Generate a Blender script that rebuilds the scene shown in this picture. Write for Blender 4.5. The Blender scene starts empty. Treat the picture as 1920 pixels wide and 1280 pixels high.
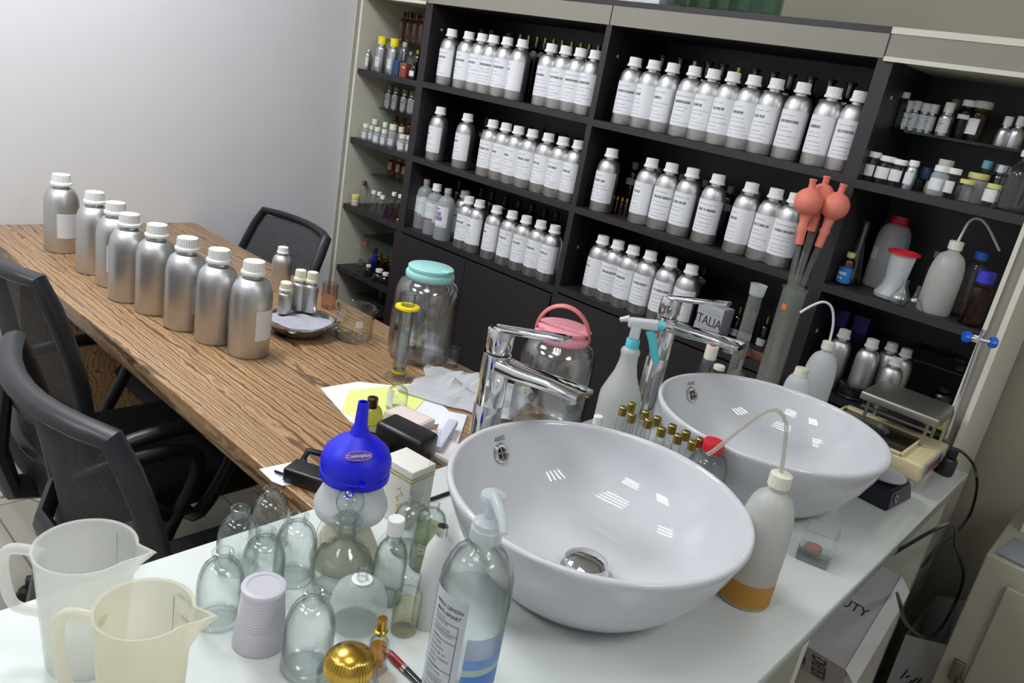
import bpy, bmesh, math, random
from mathutils import Vector, Matrix, noise
random.seed(7)
SC = bpy.context.scene
COL = SC.collection
PI = math.pi

# ------------------------------------------------------------------ camera
YAW, PITCH, ROLL, FOC = 0.69513563, 0.32397733, 0.18575681, 1465.07
CAM = Vector((0, 0, 1.5))
_ca, _sa, _cb, _sb, _cc, _sc = math.cos(YAW), math.sin(YAW), math.cos(PITCH), math.sin(PITCH), math.cos(ROLL), math.sin(ROLL)
FWD = Vector((-_sa*_cb, _ca*_cb, -_sb))
_r = Vector((_ca, _sa, 0)); _u = _r.cross(FWD)
RIGHT = _r*_cc + _u*_sc
UP = -_r*_sc + _u*_cc
cd = bpy.data.cameras.new('camera'); co = bpy.data.objects.new('camera', cd); COL.objects.link(co)
cd.sensor_width = 36; cd.lens = FOC/1920*36; cd.clip_start = 0.02; cd.clip_end = 50
co.matrix_world = Matrix(((RIGHT.x, UP.x, -FWD.x, CAM.x), (RIGHT.y, UP.y, -FWD.y, CAM.y), (RIGHT.z, UP.z, -FWD.z, CAM.z), (0, 0, 0, 1)))
SC.camera = co

# ------------------------------------------------------------------ view / render settings
SC.view_settings.view_transform = 'Standard'
SC.view_settings.look = 'None'
SC.view_settings.gamma = 1
SC.view_settings.exposure = 0.15
cy = SC.cycles
cy.use_denoising = True
cy.max_bounces = 14; cy.diffuse_bounces = 4; cy.glossy_bounces = 5; cy.transmission_bounces = 12; cy.transparent_max_bounces = 40
cy.caustics_reflective = False; cy.caustics_refractive = False
cy.sample_clamp_indirect = 6
w = bpy.data.worlds.new('world'); SC.world = w; w.use_nodes = True
w.node_tree.nodes['Background'].inputs[0].default_value = (0.8, 0.87, 1, 1)
w.node_tree.nodes['Background'].inputs[1].default_value = 0.3

CEIL = 2.62
LAMPS = [(-1.95, 0.62), (-0.55, 0.35), (0.95, 0.85), (-0.55, -0.9), (-1.85, -0.9)]
LAMP_W = [25.0, 3.2, 8.5, 4.0, 15.0]
for (lx, ly), lamp_w in zip(LAMPS, LAMP_W):                      # four tubes per ceiling fixture, tubes along y
    for k in range(4):
        ld = bpy.data.lights.new('tube_light', 'AREA'); ld.shape = 'RECTANGLE'
        ld.size = 0.56; ld.size_y = 0.022; ld.energy = lamp_w/4; ld.color = (0.93, 0.97, 1.0)
        lo = bpy.data.objects.new('tube_light', ld); COL.objects.link(lo)
        lo.location = (lx, ly + (k-1.5)*0.14, CEIL-0.045)

# ------------------------------------------------------------------ pixel -> place on a real plane
def ray(px, py):
    return RIGHT*((px-960)/FOC) - UP*((py-640)/FOC) + FWD
def at_z(px, py, z):
    d = ray(px, py); return CAM + d*((z-CAM.z)/d.z)
def at_y(px, py, y):
    d = ray(px, py); return CAM + d*((y-CAM.y)/d.y)
def at_x(px, py, x):
    d = ray(px, py); return CAM + d*((x-CAM.x)/d.x)
def rad(wpx, P):
    return wpx*0.5*(Vector(P)-CAM).dot(FWD)/FOC

# ------------------------------------------------------------------ materials
MATS = {}
def _new(name):
    m = bpy.data.materials.new(name); m.use_nodes = True
    nt = m.node_tree
    return m, nt, nt.nodes['Principled BSDF']
def lin(c):
    if isinstance(c, str):
        c = tuple(int(c[i:i+2], 16)/255 for i in (0, 2, 4))
        c = tuple(x/12.92 if x <= 0.04045 else ((x+0.055)/1.055)**2.4 for x in c)
    return (*c, 1)
def mat(name, col='808080', rough=0.5, metal=0, bump=0, bscale=200, var=0, emit=0, coat=0, spec=0.5, sss=0):
    if name in MATS: return MATS[name]
    m, nt, p = _new(name); N = nt.nodes; L = nt.links
    p.inputs['Base Color'].default_value = lin(col); p.inputs['Roughness'].default_value = rough; p.inputs['Metallic'].default_value = metal
    p.inputs['Coat Weight'].default_value = coat; p.inputs['Specular IOR Level'].default_value = spec
    if emit:
        p.inputs['Emission Color'].default_value = lin(col); p.inputs['Emission Strength'].default_value = emit
    tc = N.new('ShaderNodeTexCoord'); nz = N.new('ShaderNodeTexNoise'); nz.inputs['Scale'].default_value = bscale
    nz.inputs['Detail'].default_value = 4
    L.new(tc.outputs['Object'], nz.inputs['Vector'])
    if bump:
        b = N.new('ShaderNodeBump'); b.inputs['Strength'].default_value = bump; b.inputs['Distance'].default_value = 0.002
        L.new(nz.outputs['Fac'], b.inputs['Height']); L.new(b.outputs['Normal'], p.inputs['Normal'])
    if var:
        n2 = N.new('ShaderNodeTexNoise'); n2.inputs['Scale'].default_value = 6; L.new(tc.outputs['Object'], n2.inputs['Vector'])
        mx = N.new('ShaderNodeMixRGB'); mx.blend_type = 'MULTIPLY'; mx.inputs['Color1'].default_value = lin(col)
        cr = N.new('ShaderNodeValToRGB'); cr.color_ramp.elements[0].color = (1-var, 1-var, 1-var, 1); cr.color_ramp.elements[1].color = (1, 1, 1, 1)
        cr.color_ramp.elements[0].position = 0.3; cr.color_ramp.elements[1].position = 0.7
        L.new(n2.outputs['Fac'], cr.inputs['Fac']); mx.inputs['Fac'].default_value = 1
        L.new(cr.outputs['Color'], mx.inputs['Color2']); L.new(mx.outputs['Color'], p.inputs['Base Color'])
    MATS[name] = m; return m
def alu_mat():
    m, nt, p = _new('brushed_aluminium'); N = nt.nodes; L = nt.links
    p.inputs['Metallic'].default_value = 1; p.inputs['Roughness'].default_value = 0.42
    tc = N.new('ShaderNodeTexCoord'); mp = N.new('ShaderNodeMapping'); mp.inputs['Scale'].default_value = (30, 30, 900)
    nz = N.new('ShaderNodeTexNoise'); nz.inputs['Scale'].default_value = 1; nz.inputs['Detail'].default_value = 3
    cr = N.new('ShaderNodeValToRGB'); cr.color_ramp.elements[0].color = (.50, .50, .50, 1); cr.color_ramp.elements[1].color = (.70, .70, .695, 1)
    b = N.new('ShaderNodeBump'); b.inputs['Strength'].default_value = 0.12; b.inputs['Distance'].default_value = 0.001
    L.new(tc.outputs['Object'], mp.inputs['Vector']); L.new(mp.outputs['Vector'], nz.inputs['Vector'])
    L.new(nz.outputs['Fac'], cr.inputs['Fac']); L.new(cr.outputs['Color'], p.inputs['Base Color'])
    L.new(nz.outputs['Fac'], b.inputs['Height']); L.new(b.outputs['Normal'], p.inputs['Normal'])
    return m
def glass(name, tint=(0.975, 0.985, 0.98), edge=(0.50, 0.57, 0.54), rough=0.02, ior=1.45, refl=1.0, refr=0.0):
    """thin walled glass: clear face on, darker green towards the edges where the wall is seen through lengthwise, Fresnel reflection"""
    if name in MATS: return MATS[name]
    m, nt, p = _new(name); N = nt.nodes; L = nt.links; N.remove(p)
    out = N['Material Output']
    lw = N.new('ShaderNodeLayerWeight'); lw.inputs['Blend'].default_value = 0.5
    mx = N.new('ShaderNodeMixRGB'); mx.inputs['Color1'].default_value = (*tint, 1); mx.inputs['Color2'].default_value = (*edge, 1)
    pe = N.new('ShaderNodeMath'); pe.operation = 'POWER'; L.new(lw.outputs['Facing'], pe.inputs[0]); pe.inputs[1].default_value = 3.2; L.new(pe.outputs[0], mx.inputs['Fac'])
    tr = N.new('ShaderNodeBsdfTransparent'); L.new(mx.outputs['Color'], tr.inputs['Color'])
    gl = N.new('ShaderNodeBsdfGlossy'); gl.inputs['Roughness'].default_value = rough; gl.inputs['Color'].default_value = (refl, refl, refl, 1)
    l2 = N.new('ShaderNodeLayerWeight'); l2.inputs['Blend'].default_value = 0.5
    pw = N.new('ShaderNodeMath'); pw.operation = 'POWER'; L.new(l2.outputs['Facing'], pw.inputs[0]); pw.inputs[1].default_value = 4.0
    ml = N.new('ShaderNodeMath'); ml.operation = 'MULTIPLY_ADD'; L.new(pw.outputs[0], ml.inputs[0]); f0 = ((ior-1)/(ior+1))**2; ml.inputs[1].default_value = 0.75; ml.inputs[2].default_value = f0
    p4 = N.new('ShaderNodeMath'); p4.operation = 'POWER'; L.new(l2.outputs['Facing'], p4.inputs[0]); p4.inputs[1].default_value = 3.0
    ms = N.new('ShaderNodeMixShader'); L.new(ml.outputs[0], ms.inputs['Fac']); L.new(tr.outputs[0], ms.inputs[1]); L.new(gl.outputs[0], ms.inputs[2])
    if refr:
        gg = N.new('ShaderNodeBsdfGlass'); gg.inputs['IOR'].default_value = 1.45; gg.inputs['Roughness'].default_value = rough; gg.inputs['Color'].default_value = (*tint, 1)
        m3 = N.new('ShaderNodeMixShader'); m3.inputs['Fac'].default_value = refr; L.new(ms.outputs[0], m3.inputs[1]); L.new(gg.outputs[0], m3.inputs[2])
        ms = m3
    L.new(ms.outputs[0], out.inputs['Surface'])
    MATS[name] = m; return m
def milky(name, col, clear=0.35, rough=0.3, clearcol=(0.9, 0.9, 0.88)):
    """translucent plastic: part clear, part scattering"""
    if name in MATS: return MATS[name]
    m, nt, p = _new(name); N = nt.nodes; L = nt.links; out = N['Material Output']
    p.inputs['Base Color'].default_value = lin(col); p.inputs['Roughness'].default_value = rough
    tl = N.new('ShaderNodeBsdfTranslucent'); tl.inputs['Color'].default_value = lin(col)
    tr = N.new('ShaderNodeBsdfTransparent'); tr.inputs['Color'].default_value = (*clearcol, 1)
    m1 = N.new('ShaderNodeMixShader'); m1.inputs['Fac'].default_value = 0.45
    L.new(p.outputs[0], m1.inputs[1]); L.new(tl.outputs[0], m1.inputs[2])
    m2 = N.new('ShaderNodeMixShader'); m2.inputs['Fac'].default_value = clear
    L.new(m1.outputs[0], m2.inputs[1]); L.new(tr.outputs[0], m2.inputs[2]); L.new(m2.outputs[0], out.inputs['Surface'])
    MATS[name] = m; return m
def paper_mat(name, base='e9e9ee', ink='55565c', rows=((0.86, 0.03, 1), (0.70, 0.075, 0), (0.54, 0.025, 1), (0.44, 0.025, 1), (0.30, 0.025, 1), (0.2, 0.02, 1), (0.1, 0.02, 1))):
    """printed label: rows of small print broken up along the row, differing from label to label"""
    if name in MATS: return MATS[name]
    m, nt, p = _new(name); N = nt.nodes; L = nt.links
    p.inputs['Roughness'].default_value = 0.55
    uv = N.new('ShaderNodeUVMap'); sp = N.new('ShaderNodeSeparateXYZ'); L.new(uv.outputs[0], sp.inputs[0])
    oi = N.new('ShaderNodeObjectInfo')
    def M(op, a, b=None, c=None):
        n = N.new('ShaderNodeMath'); n.operation = op
        for i, v in enumerate((a, b, c)):
            if v is None: continue
            if isinstance(v, (int, float)): n.inputs[i].default_value = v
            else: L.new(v, n.inputs[i])
        return n.outputs[0]
    tot = None
    for i, (v, h, small) in enumerate(rows):
        d = M('ABSOLUTE', M('SUBTRACT', sp.outputs[1], v))
        row = M('LESS_THAN', d, h/2)
        end = M('ADD', 0.42, M('MULTIPLY', M('FRACT', M('MULTIPLY', oi.outputs['Random'], 13.7*(i+1))), 0.4))
        inside = M('MULTIPLY', M('GREATER_THAN', sp.outputs[0], 0.14), M('LESS_THAN', sp.outputs[0], end))
        wn = N.new('ShaderNodeTexNoise'); wn.noise_dimensions = '2D'; wn.inputs['Scale'].default_value = 1; wn.inputs['Detail'].default_value = 1
        cb = N.new('ShaderNodeCombineXYZ'); L.new(M('MULTIPLY', sp.outputs[0], 70 if small else 38), cb.inputs[0])
        L.new(M('ADD', M('MULTIPLY', oi.outputs['Random'], 50), i*7.3), cb.inputs[1]); L.new(cb.outputs[0], wn.inputs['Vector'])
        t = M('MULTIPLY', M('MULTIPLY', row, inside), M('GREATER_THAN', wn.outputs['Fac'], 0.42 if small else 0.36))
        t = M('MULTIPLY', t, 0.55 if small else 0.85)
        tot = t if tot is None else M('MAXIMUM', tot, t)
    mx = N.new('ShaderNodeMixRGB'); mx.inputs['Color1'].default_value = lin(base); mx.inputs['Color2'].default_value = lin(ink)
    L.new(tot, mx.inputs['Fac']); L.new(mx.outputs[0], p.inputs['Base Color'])
    MATS[name] = m; return m
def wood_mat():
    m, nt, p = _new('zebrano_laminate'); N = nt.nodes; L = nt.links
    p.inputs['Roughness'].default_value = 0.32
    tc = N.new('ShaderNodeTexCoord')
    mp = N.new('ShaderNodeMapping'); mp.inputs['Scale'].default_value = (1.0, 15.0, 15.0); mp.inputs['Rotation'].default_value = (0, 0, 0.0)
    L.new(tc.outputs['Object'], mp.inputs['Vector'])
    d = N.new('ShaderNodeTexNoise'); d.inputs['Scale'].default_value = 0.55; d.inputs['Detail'].default_value = 3; L.new(mp.outputs[0], d.inputs['Vector'])
    ma = N.new('ShaderNodeVectorMath'); ma.operation = 'SCALE'; ma.inputs['Scale'].default_value = 2.2; L.new(d.outputs['Color'], ma.inputs[0])
    dd = N.new('ShaderNodeTexNoise'); dd.inputs['Scale'].default_value = 1.0; dd.inputs['Detail'].default_value = 2
    mp3 = N.new('ShaderNodeMapping'); mp3.inputs['Scale'].default_value = (18, 60, 60); L.new(tc.outputs['Object'], mp3.inputs['Vector']); L.new(mp3.outputs[0], dd.inputs['Vector'])
    mb_ = N.new('ShaderNodeVectorMath'); mb_.operation = 'SCALE'; mb_.inputs['Scale'].default_value = 0.22; L.new(dd.outputs['Color'], mb_.inputs[0])
    ad0 = N.new('ShaderNodeVectorMath'); ad0.operation = 'ADD'; L.new(ma.outputs[0], ad0.inputs[0]); L.new(mb_.outputs[0], ad0.inputs[1])
    ad = N.new('ShaderNodeVectorMath'); ad.operation = 'ADD'; L.new(mp.outputs[0], ad.inputs[0]); L.new(ad0.outputs[0], ad.inputs[1])
    wv = N.new('ShaderNodeTexWave'); wv.bands_direction = 'Y'; wv.inputs['Scale'].default_value = 1.15; wv.inputs['Distortion'].default_value = 2.5
    wv.inputs['Detail'].default_value = 3; wv.inputs['Detail Scale'].default_value = 1.2; wv.inputs['Detail Roughness'].default_value = 0.6
    L.new(ad.outputs[0], wv.inputs['Vector'])
    cr = N.new('ShaderNodeValToRGB'); e = cr.color_ramp.elements
    e[0].position = 0.0; e[0].color = lin('6a4f3a'); e[1].position = 1; e[1].color = lin('a58059')
    for pos, c in ((0.07, '7d6147'), (0.15, '9f7d59'), (0.35, 'b8966b'), (0.55, 'ab8760'), (0.72, 'bb9a70'), (0.9, '93704f')):
        q = e.new(pos); q.color = lin(c)
    L.new(wv.outputs['Fac'], cr.inputs['Fac'])
    n2 = N.new('ShaderNodeTexNoise'); n2.inputs['Scale'].default_value = 4; n2.inputs['Detail'].default_value = 5
    mp2 = N.new('ShaderNodeMapping'); mp2.inputs['Scale'].default_value = (1.2, 30, 30); L.new(tc.outputs['Object'], mp2.inputs['Vector']); L.new(mp2.outputs[0], n2.inputs['Vector'])
    c2 = N.new('ShaderNodeValToRGB'); c2.color_ramp.elements[0].color = (.62, .60, .60, 1); c2.color_ramp.elements[0].position = .3; c2.color_ramp.elements[1].color = (1.1, 1.1, 1.1, 1); c2.color_ramp.elements[1].position = .65
    L.new(n2.outputs['Fac'], c2.inputs['Fac'])
    mx = N.new('ShaderNodeMixRGB'); mx.blend_type = 'MULTIPLY'; mx.inputs['Fac'].default_value = 0.8
    L.new(cr.outputs[0], mx.inputs['Color1']); L.new(c2.outputs[0], mx.inputs['Color2']); L.new(mx.outputs[0], p.inputs['Base Color'])
    return m
ALU = alu_mat(); WOOD = wood_mat()
WALL = mat('painted_wall', 'dfdfe2', 0.75, bump=0.05, bscale=60, var=0.02)
WALLG = mat('grey_painted_wall', 'a19b8b', 0.7, bump=0.05, bscale=60, var=0.03)
CEILM = mat('ceiling_panel', 'e4e4e2', 0.9)
DARK = mat('dark_laminate', '2b2629', 0.42, bump=0.04, bscale=300)
CREAM = mat('cream_board', 'd9d6c6', 0.5, var=0.02)
RAILM = mat('grey_beige_rail', '8f8a80', 0.45)
COUNTER = mat('white_worktop', 'd9dedb', 0.16, coat=0.4, var=0.02)
CERAM = mat('white_ceramic', 'cdced2', 0.02)
CHROME = mat('chrome', 'd8d8da', 0.06, metal=1)
STEEL = mat('stainless_steel', 'b4b4b0', 0.28, metal=1)
WHITEP = mat('white_plastic', 'eeeeec', 0.4)
CREAMP = mat('cream_plastic', 'e6e3cf', 0.4)
BLACKP = mat('black_plastic', '17171a', 0.35)
BLACKF = mat('black_fabric', '121318', 0.9, bump=0.3, bscale=900)
GREYP = mat('dark_grey_plastic', '34353a', 0.45)
GOLD = mat('gold_metal', 'c8a24a', 0.25, metal=1)
OLDGOLD = mat('matt_gold_cap', 'a89450', 0.35, metal=1)
LABEL = paper_mat('printed_paper_label')
PLAINL = mat('plain_paper_label', 'dfdfe2', 0.6)
CLEAR = glass('clear_glass', (0.97, 0.985, 0.98), (0.10, 0.14, 0.125), ior=1.6)
SHEENG = milky('sheen_whitened_glass', 'c6c8c0', 0.80, 0.08, (.93, .94, .93))  # whitish scatter mixed into the glass stands for its reflections
RIBG = glass('ribbed_jar_glass', (.95, .96, .96), (.22, .25, .25), .10, 2.0)
CLEAR2 = glass('faint_glass', (0.97, 0.98, 0.975), (0.25, 0.29, 0.28))
DKGLASS = glass('dark_smoked_glass', (0.14, 0.13, 0.15), (0.03, 0.03, 0.03), ior=1.9)
AMBER = glass('amber_glass', (0.78, 0.48, 0.16), (0.32, 0.14, 0.03), ior=1.8)
GREENG = glass('green_glass', (0.55, 0.72, 0.62), (0.12, 0.22, 0.17))
SHELFG = glass('shelf_glass', (0.75, 0.88, 0.83), (0.12, 0.3, 0.24))
FROST = milky('frosted_glass', 'eef2f0', 0.45, 0.35)
HDPE = milky('milky_plastic', 'dedfda', 0.14, 0.32)
HDPE2 = milky('milky_clear_plastic', 'f2f5f8', 0.30, 0.25)
JUG = milky('measuring_jug_plastic', 'f2f3ee', 0.50, 0.18, (.96, .96, .95))
JUG2 = milky('yellowed_jug_plastic', 'f2eedd', 0.48, 0.18, (.96, .955, .92))
CREAMT = milky('cream_translucent_plastic', 'f3f1e2', 0.2, 0.35, (.96, .95, .9))
WATERL = glass('water', (0.93, 0.95, 0.96), (0.75, 0.8, 0.82), 0.02, 1.2)

# ------------------------------------------------------------------ mesh helpers
class MB:
    def __init__(s): s.bm = bmesh.new(); s.uv = None
    def box(s, c, d, rot=None, bev=0.0):
        q = bmesh.ops.create_cube(s.bm, size=1)['verts']
        M = Matrix.Translation(Vector(c)) @ (rot.to_4x4() if rot else Matrix()) @ Matrix.Diagonal((*d, 1))
        bmesh.ops.transform(s.bm, matrix=M, verts=q)
        if bev:
            ed = list({e for v in q for e in v.link_edges})
            bmesh.ops.bevel(s.bm, geom=ed, offset=bev, segments=3, profile=0.5, affect='EDGES')
        return s
    def span(s, x0, x1, y0, y1, z0, z1, bev=0.0):
        return s.box(((x0+x1)/2, (y0+y1)/2, (z0+z1)/2), (abs(x1-x0), abs(y1-y0), abs(z1-z0)), None, bev)
    def lathe(s, prof, seg=32, c=(0, 0, 0), rib=None, sx=1, sy=1, M=None, a0=0):
        """prof: (r, z) pairs; rib=(set of indices, amount) pushes every other column in"""
        rings = []; c = Vector(c)
        for i, (r, z) in enumerate(prof):
            if r <= 1e-7:
                p = Vector((0, 0, z)); p = (M @ p if M else p) + c
                rings.append([s.bm.verts.new(p)]); continue
            ring = []
            for k in range(seg):
                a = 2*PI*k/seg + a0
                rr = r - (rib[1] if rib and i in rib[0] and k % 2 else 0)
                p = Vector((rr*math.cos(a)*sx, rr*math.sin(a)*sy, z)); p = (M @ p if M else p) + c
                ring.append(s.bm.verts.new(p))
            rings.append(ring)
        for A, B in zip(rings, rings[1:]):
            if len(A) == 1 and len(B) == 1: continue
            for k in range(seg):
                k2 = (k+1) % seg
                if len(A) == 1: f = (A[0], B[k], B[k2])
                elif len(B) == 1: f = (A[k2], A[k], B[0])
                else: f = (A[k2], A[k], B[k], B[k2])
                try: s.bm.faces.new(f)
                except ValueError: pass
        return s
    def tube(s, pts, r, seg=10, closed=False, flat=1.0):
        pts = [Vector(p) for p in pts]; n = len(pts); rs = r if isinstance(r, (list, tuple)) else [r]*n
        rings = []; prev = None
        for i, p in enumerate(pts):
            if closed: t = (pts[(i+1) % n]-pts[i-1])
            else: t = pts[min(i+1, n-1)]-pts[max(i-1, 0)]
            t.normalize()
            if prev is None:
                a = Vector((0, 0, 1)) if abs(t.z) < 0.9 else Vector((1, 0, 0)); prev = t.cross(a).normalized()
            b = (prev - t*prev.dot(t)).normalized(); cc = t.cross(b); prev = b
            rings.append([s.bm.verts.new(p + (b*math.cos(2*PI*k/seg) + cc*math.sin(2*PI*k/seg)*flat)*rs[i]) for k in range(seg)])
        rr = list(zip(rings, rings[1:])) + ([(rings[-1], rings[0])] if closed else [])
        for A, B in rr:
            for k in range(seg): s.bm.faces.new((A[k], A[(k+1) % seg], B[(k+1) % seg], B[k]))
        if not closed:
            s.bm.faces.new(list(reversed(rings[0]))); s.bm.faces.new(rings[-1])
        return s
    def patch(s, r, z0, z1, a0, a1, n=16):
        """printed patch wrapped round a cylinder with uv"""
        uv = s.bm.loops.layers.uv.verify()
        cols = []
        for k in range(n+1):
            a = a0+(a1-a0)*k/n
            cols.append((s.bm.verts.new((r*math.cos(a), r*math.sin(a), z0)), s.bm.verts.new((r*math.cos(a), r*math.sin(a), z1))))
        for k in range(n):
            f = s.bm.faces.new((cols[k][0], cols[k+1][0], cols[k+1][1], cols[k][1]))
            for l, t in zip(f.loops, ((k/n, 0), ((k+1)/n, 0), ((k+1)/n, 1), (k/n, 1))): l[uv].uv = t
        return s
    def prism(s, pts, z0, z1):
        a = [s.bm.verts.new((x, y, z0)) for x, y in pts]; b = [s.bm.verts.new((x, y, z1)) for x, y in pts]
        s.bm.faces.new(list(reversed(a))); s.bm.faces.new(b); n = len(pts)
        for k in range(n): s.bm.faces.new((a[k], a[(k+1) % n], b[(k+1) % n], b[k]))
        return s
    def xf(s, M):
        bmesh.ops.transform(s.bm, matrix=M, verts=s.bm.verts); return s
    def mesh(s, name, m, recalc=True, sharp=0.7):
        if recalc: bmesh.ops.recalc_face_normals(s.bm, faces=s.bm.faces)
        for f in s.bm.faces: f.smooth = True
        for e in s.bm.edges:
            if len(e.link_faces) == 2 and e.calc_face_angle(0) > sharp: e.smooth = False
        me = bpy.data.meshes.new(name); s.bm.to_mesh(me); s.bm.free(); me.materials.append(m); return me
    def build(s, name, m, parent=None, loc=None, **k):
        return put(name, s.mesh(name, m, **k), parent, loc)
def put(name, me, parent=None, loc=None, rz=0):
    o = bpy.data.objects.new(name, me); COL.objects.link(o)
    if parent: o.parent = parent
    if loc: o.location = loc
    if rz: o.rotation_euler = (0, 0, rz)
    return o
def tag(o, label, cat, group=None, kind=None):
    o['label'] = label
    if cat: o['category'] = cat
    if group: o['group'] = group
    if kind: o['kind'] = kind
    return o
def thing(name, label, cat, loc=(0, 0, 0), rz=0, group=None):
    o = bpy.data.objects.new(name, None); COL.objects.link(o); o.empty_display_size = 0.02
    o.location = loc; o.rotation_euler = (0, 0, rz)
    return tag(o, label, cat, group)
def struct(name, mb, m):
    o = mb.build(name, m); o['kind'] = 'structure'; return o
def copy_tree(o, parent=None):
    c = o.copy(); COL.objects.link(c)
    if parent: c.parent = parent
    for ch in o.children: copy_tree(ch, c)
    return c
def text_mesh(body, size, m, depth=0.0002, align='CENTER'):
    cu = bpy.data.curves.new('lettering', 'FONT'); cu.body = body; cu.size = size; cu.extrude = depth; cu.align_x = align; cu.align_y = 'CENTER'
    o = bpy.data.objects.new('lettering', cu); COL.objects.link(o)
    me = bpy.data.meshes.new_from_object(o); bpy.data.objects.remove(o); bpy.data.curves.remove(cu)
    me.materials.clear(); me.materials.append(m); return me
def wrap_text(me, r, ang, z):
    """bend lettering onto a cylinder: local x becomes arc"""
    for v in me.vertices:
        a = ang + v.co.x/r; rr = r + v.co.z
        v.co = Vector((rr*math.cos(a), rr*math.sin(a), z+v.co.y))
    return me
ORD = ['first', 'second', 'third', 'fourth', 'fifth', 'sixth', 'seventh', 'eighth', 'ninth', 'tenth', 'eleventh', 'twelfth', 'thirteenth']
def which(i, n):
    return 'leftmost' if i == 0 else 'rightmost' if i == n-1 else ORD[i] + ' from left'

def smooth(pts, n=6):
    out = []; P_ = [Vector(p) for p in pts]
    for i in range(len(P_)-1):
        a = P_[max(i-1, 0)]; b = P_[i]; c_ = P_[i+1]; d = P_[min(i+2, len(P_)-1)]
        for k in range(n):
            s_ = k/n; out.append(0.5*((2*b)+(c_-a)*s_+(2*a-5*b+4*c_-d)*s_*s_+(3*b-a-3*c_+d)*s_**3))
    out.append(P_[-1]); return out
# generic bottle profiles -------------------------------------------------
def bprof(r, h, nr, nh, sh, foot=0.0):
    """closed outer profile: cylinder of radius r, shoulder height sh, neck radius nr and height nh, total h"""
    zb = h-nh-sh
    p = [(0, foot), (r*0.80, foot), (r*0.88, 0), (r*0.96, r*0.03), (r, r*0.12), (r, zb)]
    for t in (0.2, 0.4, 0.6, 0.8, 0.93):
        a = t*PI/2
        p.append((nr + (r-nr)*math.cos(a)**0.9, zb+sh*math.sin(a)))
    p += [(nr, h-nh), (nr, h), (0, h)]
    return p
def shell(r, h, nr, nh, sh, t, lip=0.0):
    """open glass bottle with wall thickness t"""
    o = bprof(r, h, nr, nh, sh, foot=min(0.003, r*0.15))[:-1]
    if lip: o = o[:-1] + [(nr, h-lip*1.6), (nr+lip, h-lip*1.3), (nr+lip, h-lip*0.3), (nr+lip*0.6, h)]
    zb = h-nh-sh
    inn = [(nr-t, h), (nr-t, h-nh)]
    for q in (0.85, 0.6, 0.4, 0.2):
        a = q*PI/2
        inn.append((nr-t + (r-nr)*math.cos(a)**0.9, zb+sh*math.sin(a)-t*0.7))
    inn += [(r-t, zb), (r-t, t*2.5+r*0.12), (r*0.85, t*2.5), (0, t*2.5)]
    return o + inn
def capprof(r, h, rnd=0.0012):
    return [(0, 0), (r, 0), (r, h-rnd), (r-rnd, h), (0, h)]
CACHE = {}
def cached(key, fn):
    if key not in CACHE: CACHE[key] = fn()
    return CACHE[key]
def bottle(name, label, cat, loc, r, h, capm, bodym, nr=None, nh=None, sh=None, capr=None, caph=None, lab=None, liquid=None, rz=0, group=None, ribbed=True, open_shell=False, hull=None, seg=28, tilt=None):
    """r,h incl. cap. lab=(material, z0, z1, a0, a1); liquid=(material, fill height)"""
    nr = nr or r*0.5; caph = caph if caph is not None else h*0.13; capr = capr or nr*1.15
    hb = h-caph*0.55 if caph else h
    nh = nh or caph*0.75 or h*0.1; sh = sh or r*0.8
    t = thing(name, label, cat, loc, rz, group)
    key = (name, round(r, 4), round(h, 4), round(nr, 4), round(nh, 4), round(sh, 4), round(capr, 4), round(caph, 4), bodym.name)
    if open_shell: me = cached(key+('b',), lambda: MB().lathe(shell(r, hb, nr, nh, sh, max(0.0012, r*0.05)), seg).mesh('body', bodym))
    else: me = cached(key+('b',), lambda: MB().lathe(bprof(r, hb, nr, nh, sh), seg).mesh('body', bodym))
    b = put('body', me, t)
    if caph:
        def mk():
            if ribbed:
                c = capprof(capr, caph); c = [(0, 0), (capr*1.06, 0), (capr*1.06, caph*0.2), (capr, caph*0.25), (capr, caph*0.9), (capr-0.001, caph), (0, caph)]
                return MB().lathe(c, 48, rib=({3, 4}, capr*0.06)).mesh('cap', capm)
            return MB().lathe(capprof(capr, caph), 24).mesh('cap', capm)
        put('cap', cached(key+('c', capm.name), mk), t, (0, 0, h-caph))
    if lab:
        lm, z0, z1, a0, a1 = lab
        put('paper_label', cached(key+('l', lm.name, z0, z1, a0, a1), lambda: MB().patch(r+0.0006, z0, z1, a0, a1).mesh('paper_label', lm)), t)
    if liquid:
        lm, fh = liquid
        put('liquid', cached(key+('q', lm.name, round(fh, 4)), lambda: MB().lathe([(0, 0.004), (r*0.88, 0.004), (r*0.92, 0.006), (r*0.92, fh), (0, fh)], 24).mesh('liquid', lm)), t)
    if tilt: t.rotation_euler = (tilt[0], tilt[1], rz)
    return t
exec_parts = True

# ================================================================== room shell
XL, XR, YN, YF = -2.69, 1.7, -2.0, 2.26
FLOORM = mat('floor_tile', 'b4b0a4', 0.3, var=0.08)
def tile_floor():
    m, nt, p = _new('floor_tiles'); N = nt.nodes; L = nt.links
    tc = N.new('ShaderNodeTexCoord'); br = N.new('ShaderNodeTexBrick'); br.offset = 0
    br.inputs['Scale'].default_value = 1; br.inputs['Brick Width'].default_value = 0.6; br.inputs['Row Height'].default_value = 0.6; br.inputs['Mortar Size'].default_value = 0.003
    br.inputs['Color1'].default_value = lin('b8b4a7'); br.inputs['Color2'].default_value = lin('b1ada0'); br.inputs['Mortar'].default_value = lin('7d7a70')
    L.new(tc.outputs['Object'], br.inputs['Vector']); L.new(br.outputs['Color'], p.inputs['Base Color']); p.inputs['Roughness'].default_value = 0.28
    return m
struct('floor', MB().span(XL-.05, XR+.05, YN-.05, YF+.05, -0.05, 0), tile_floor())
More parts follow.
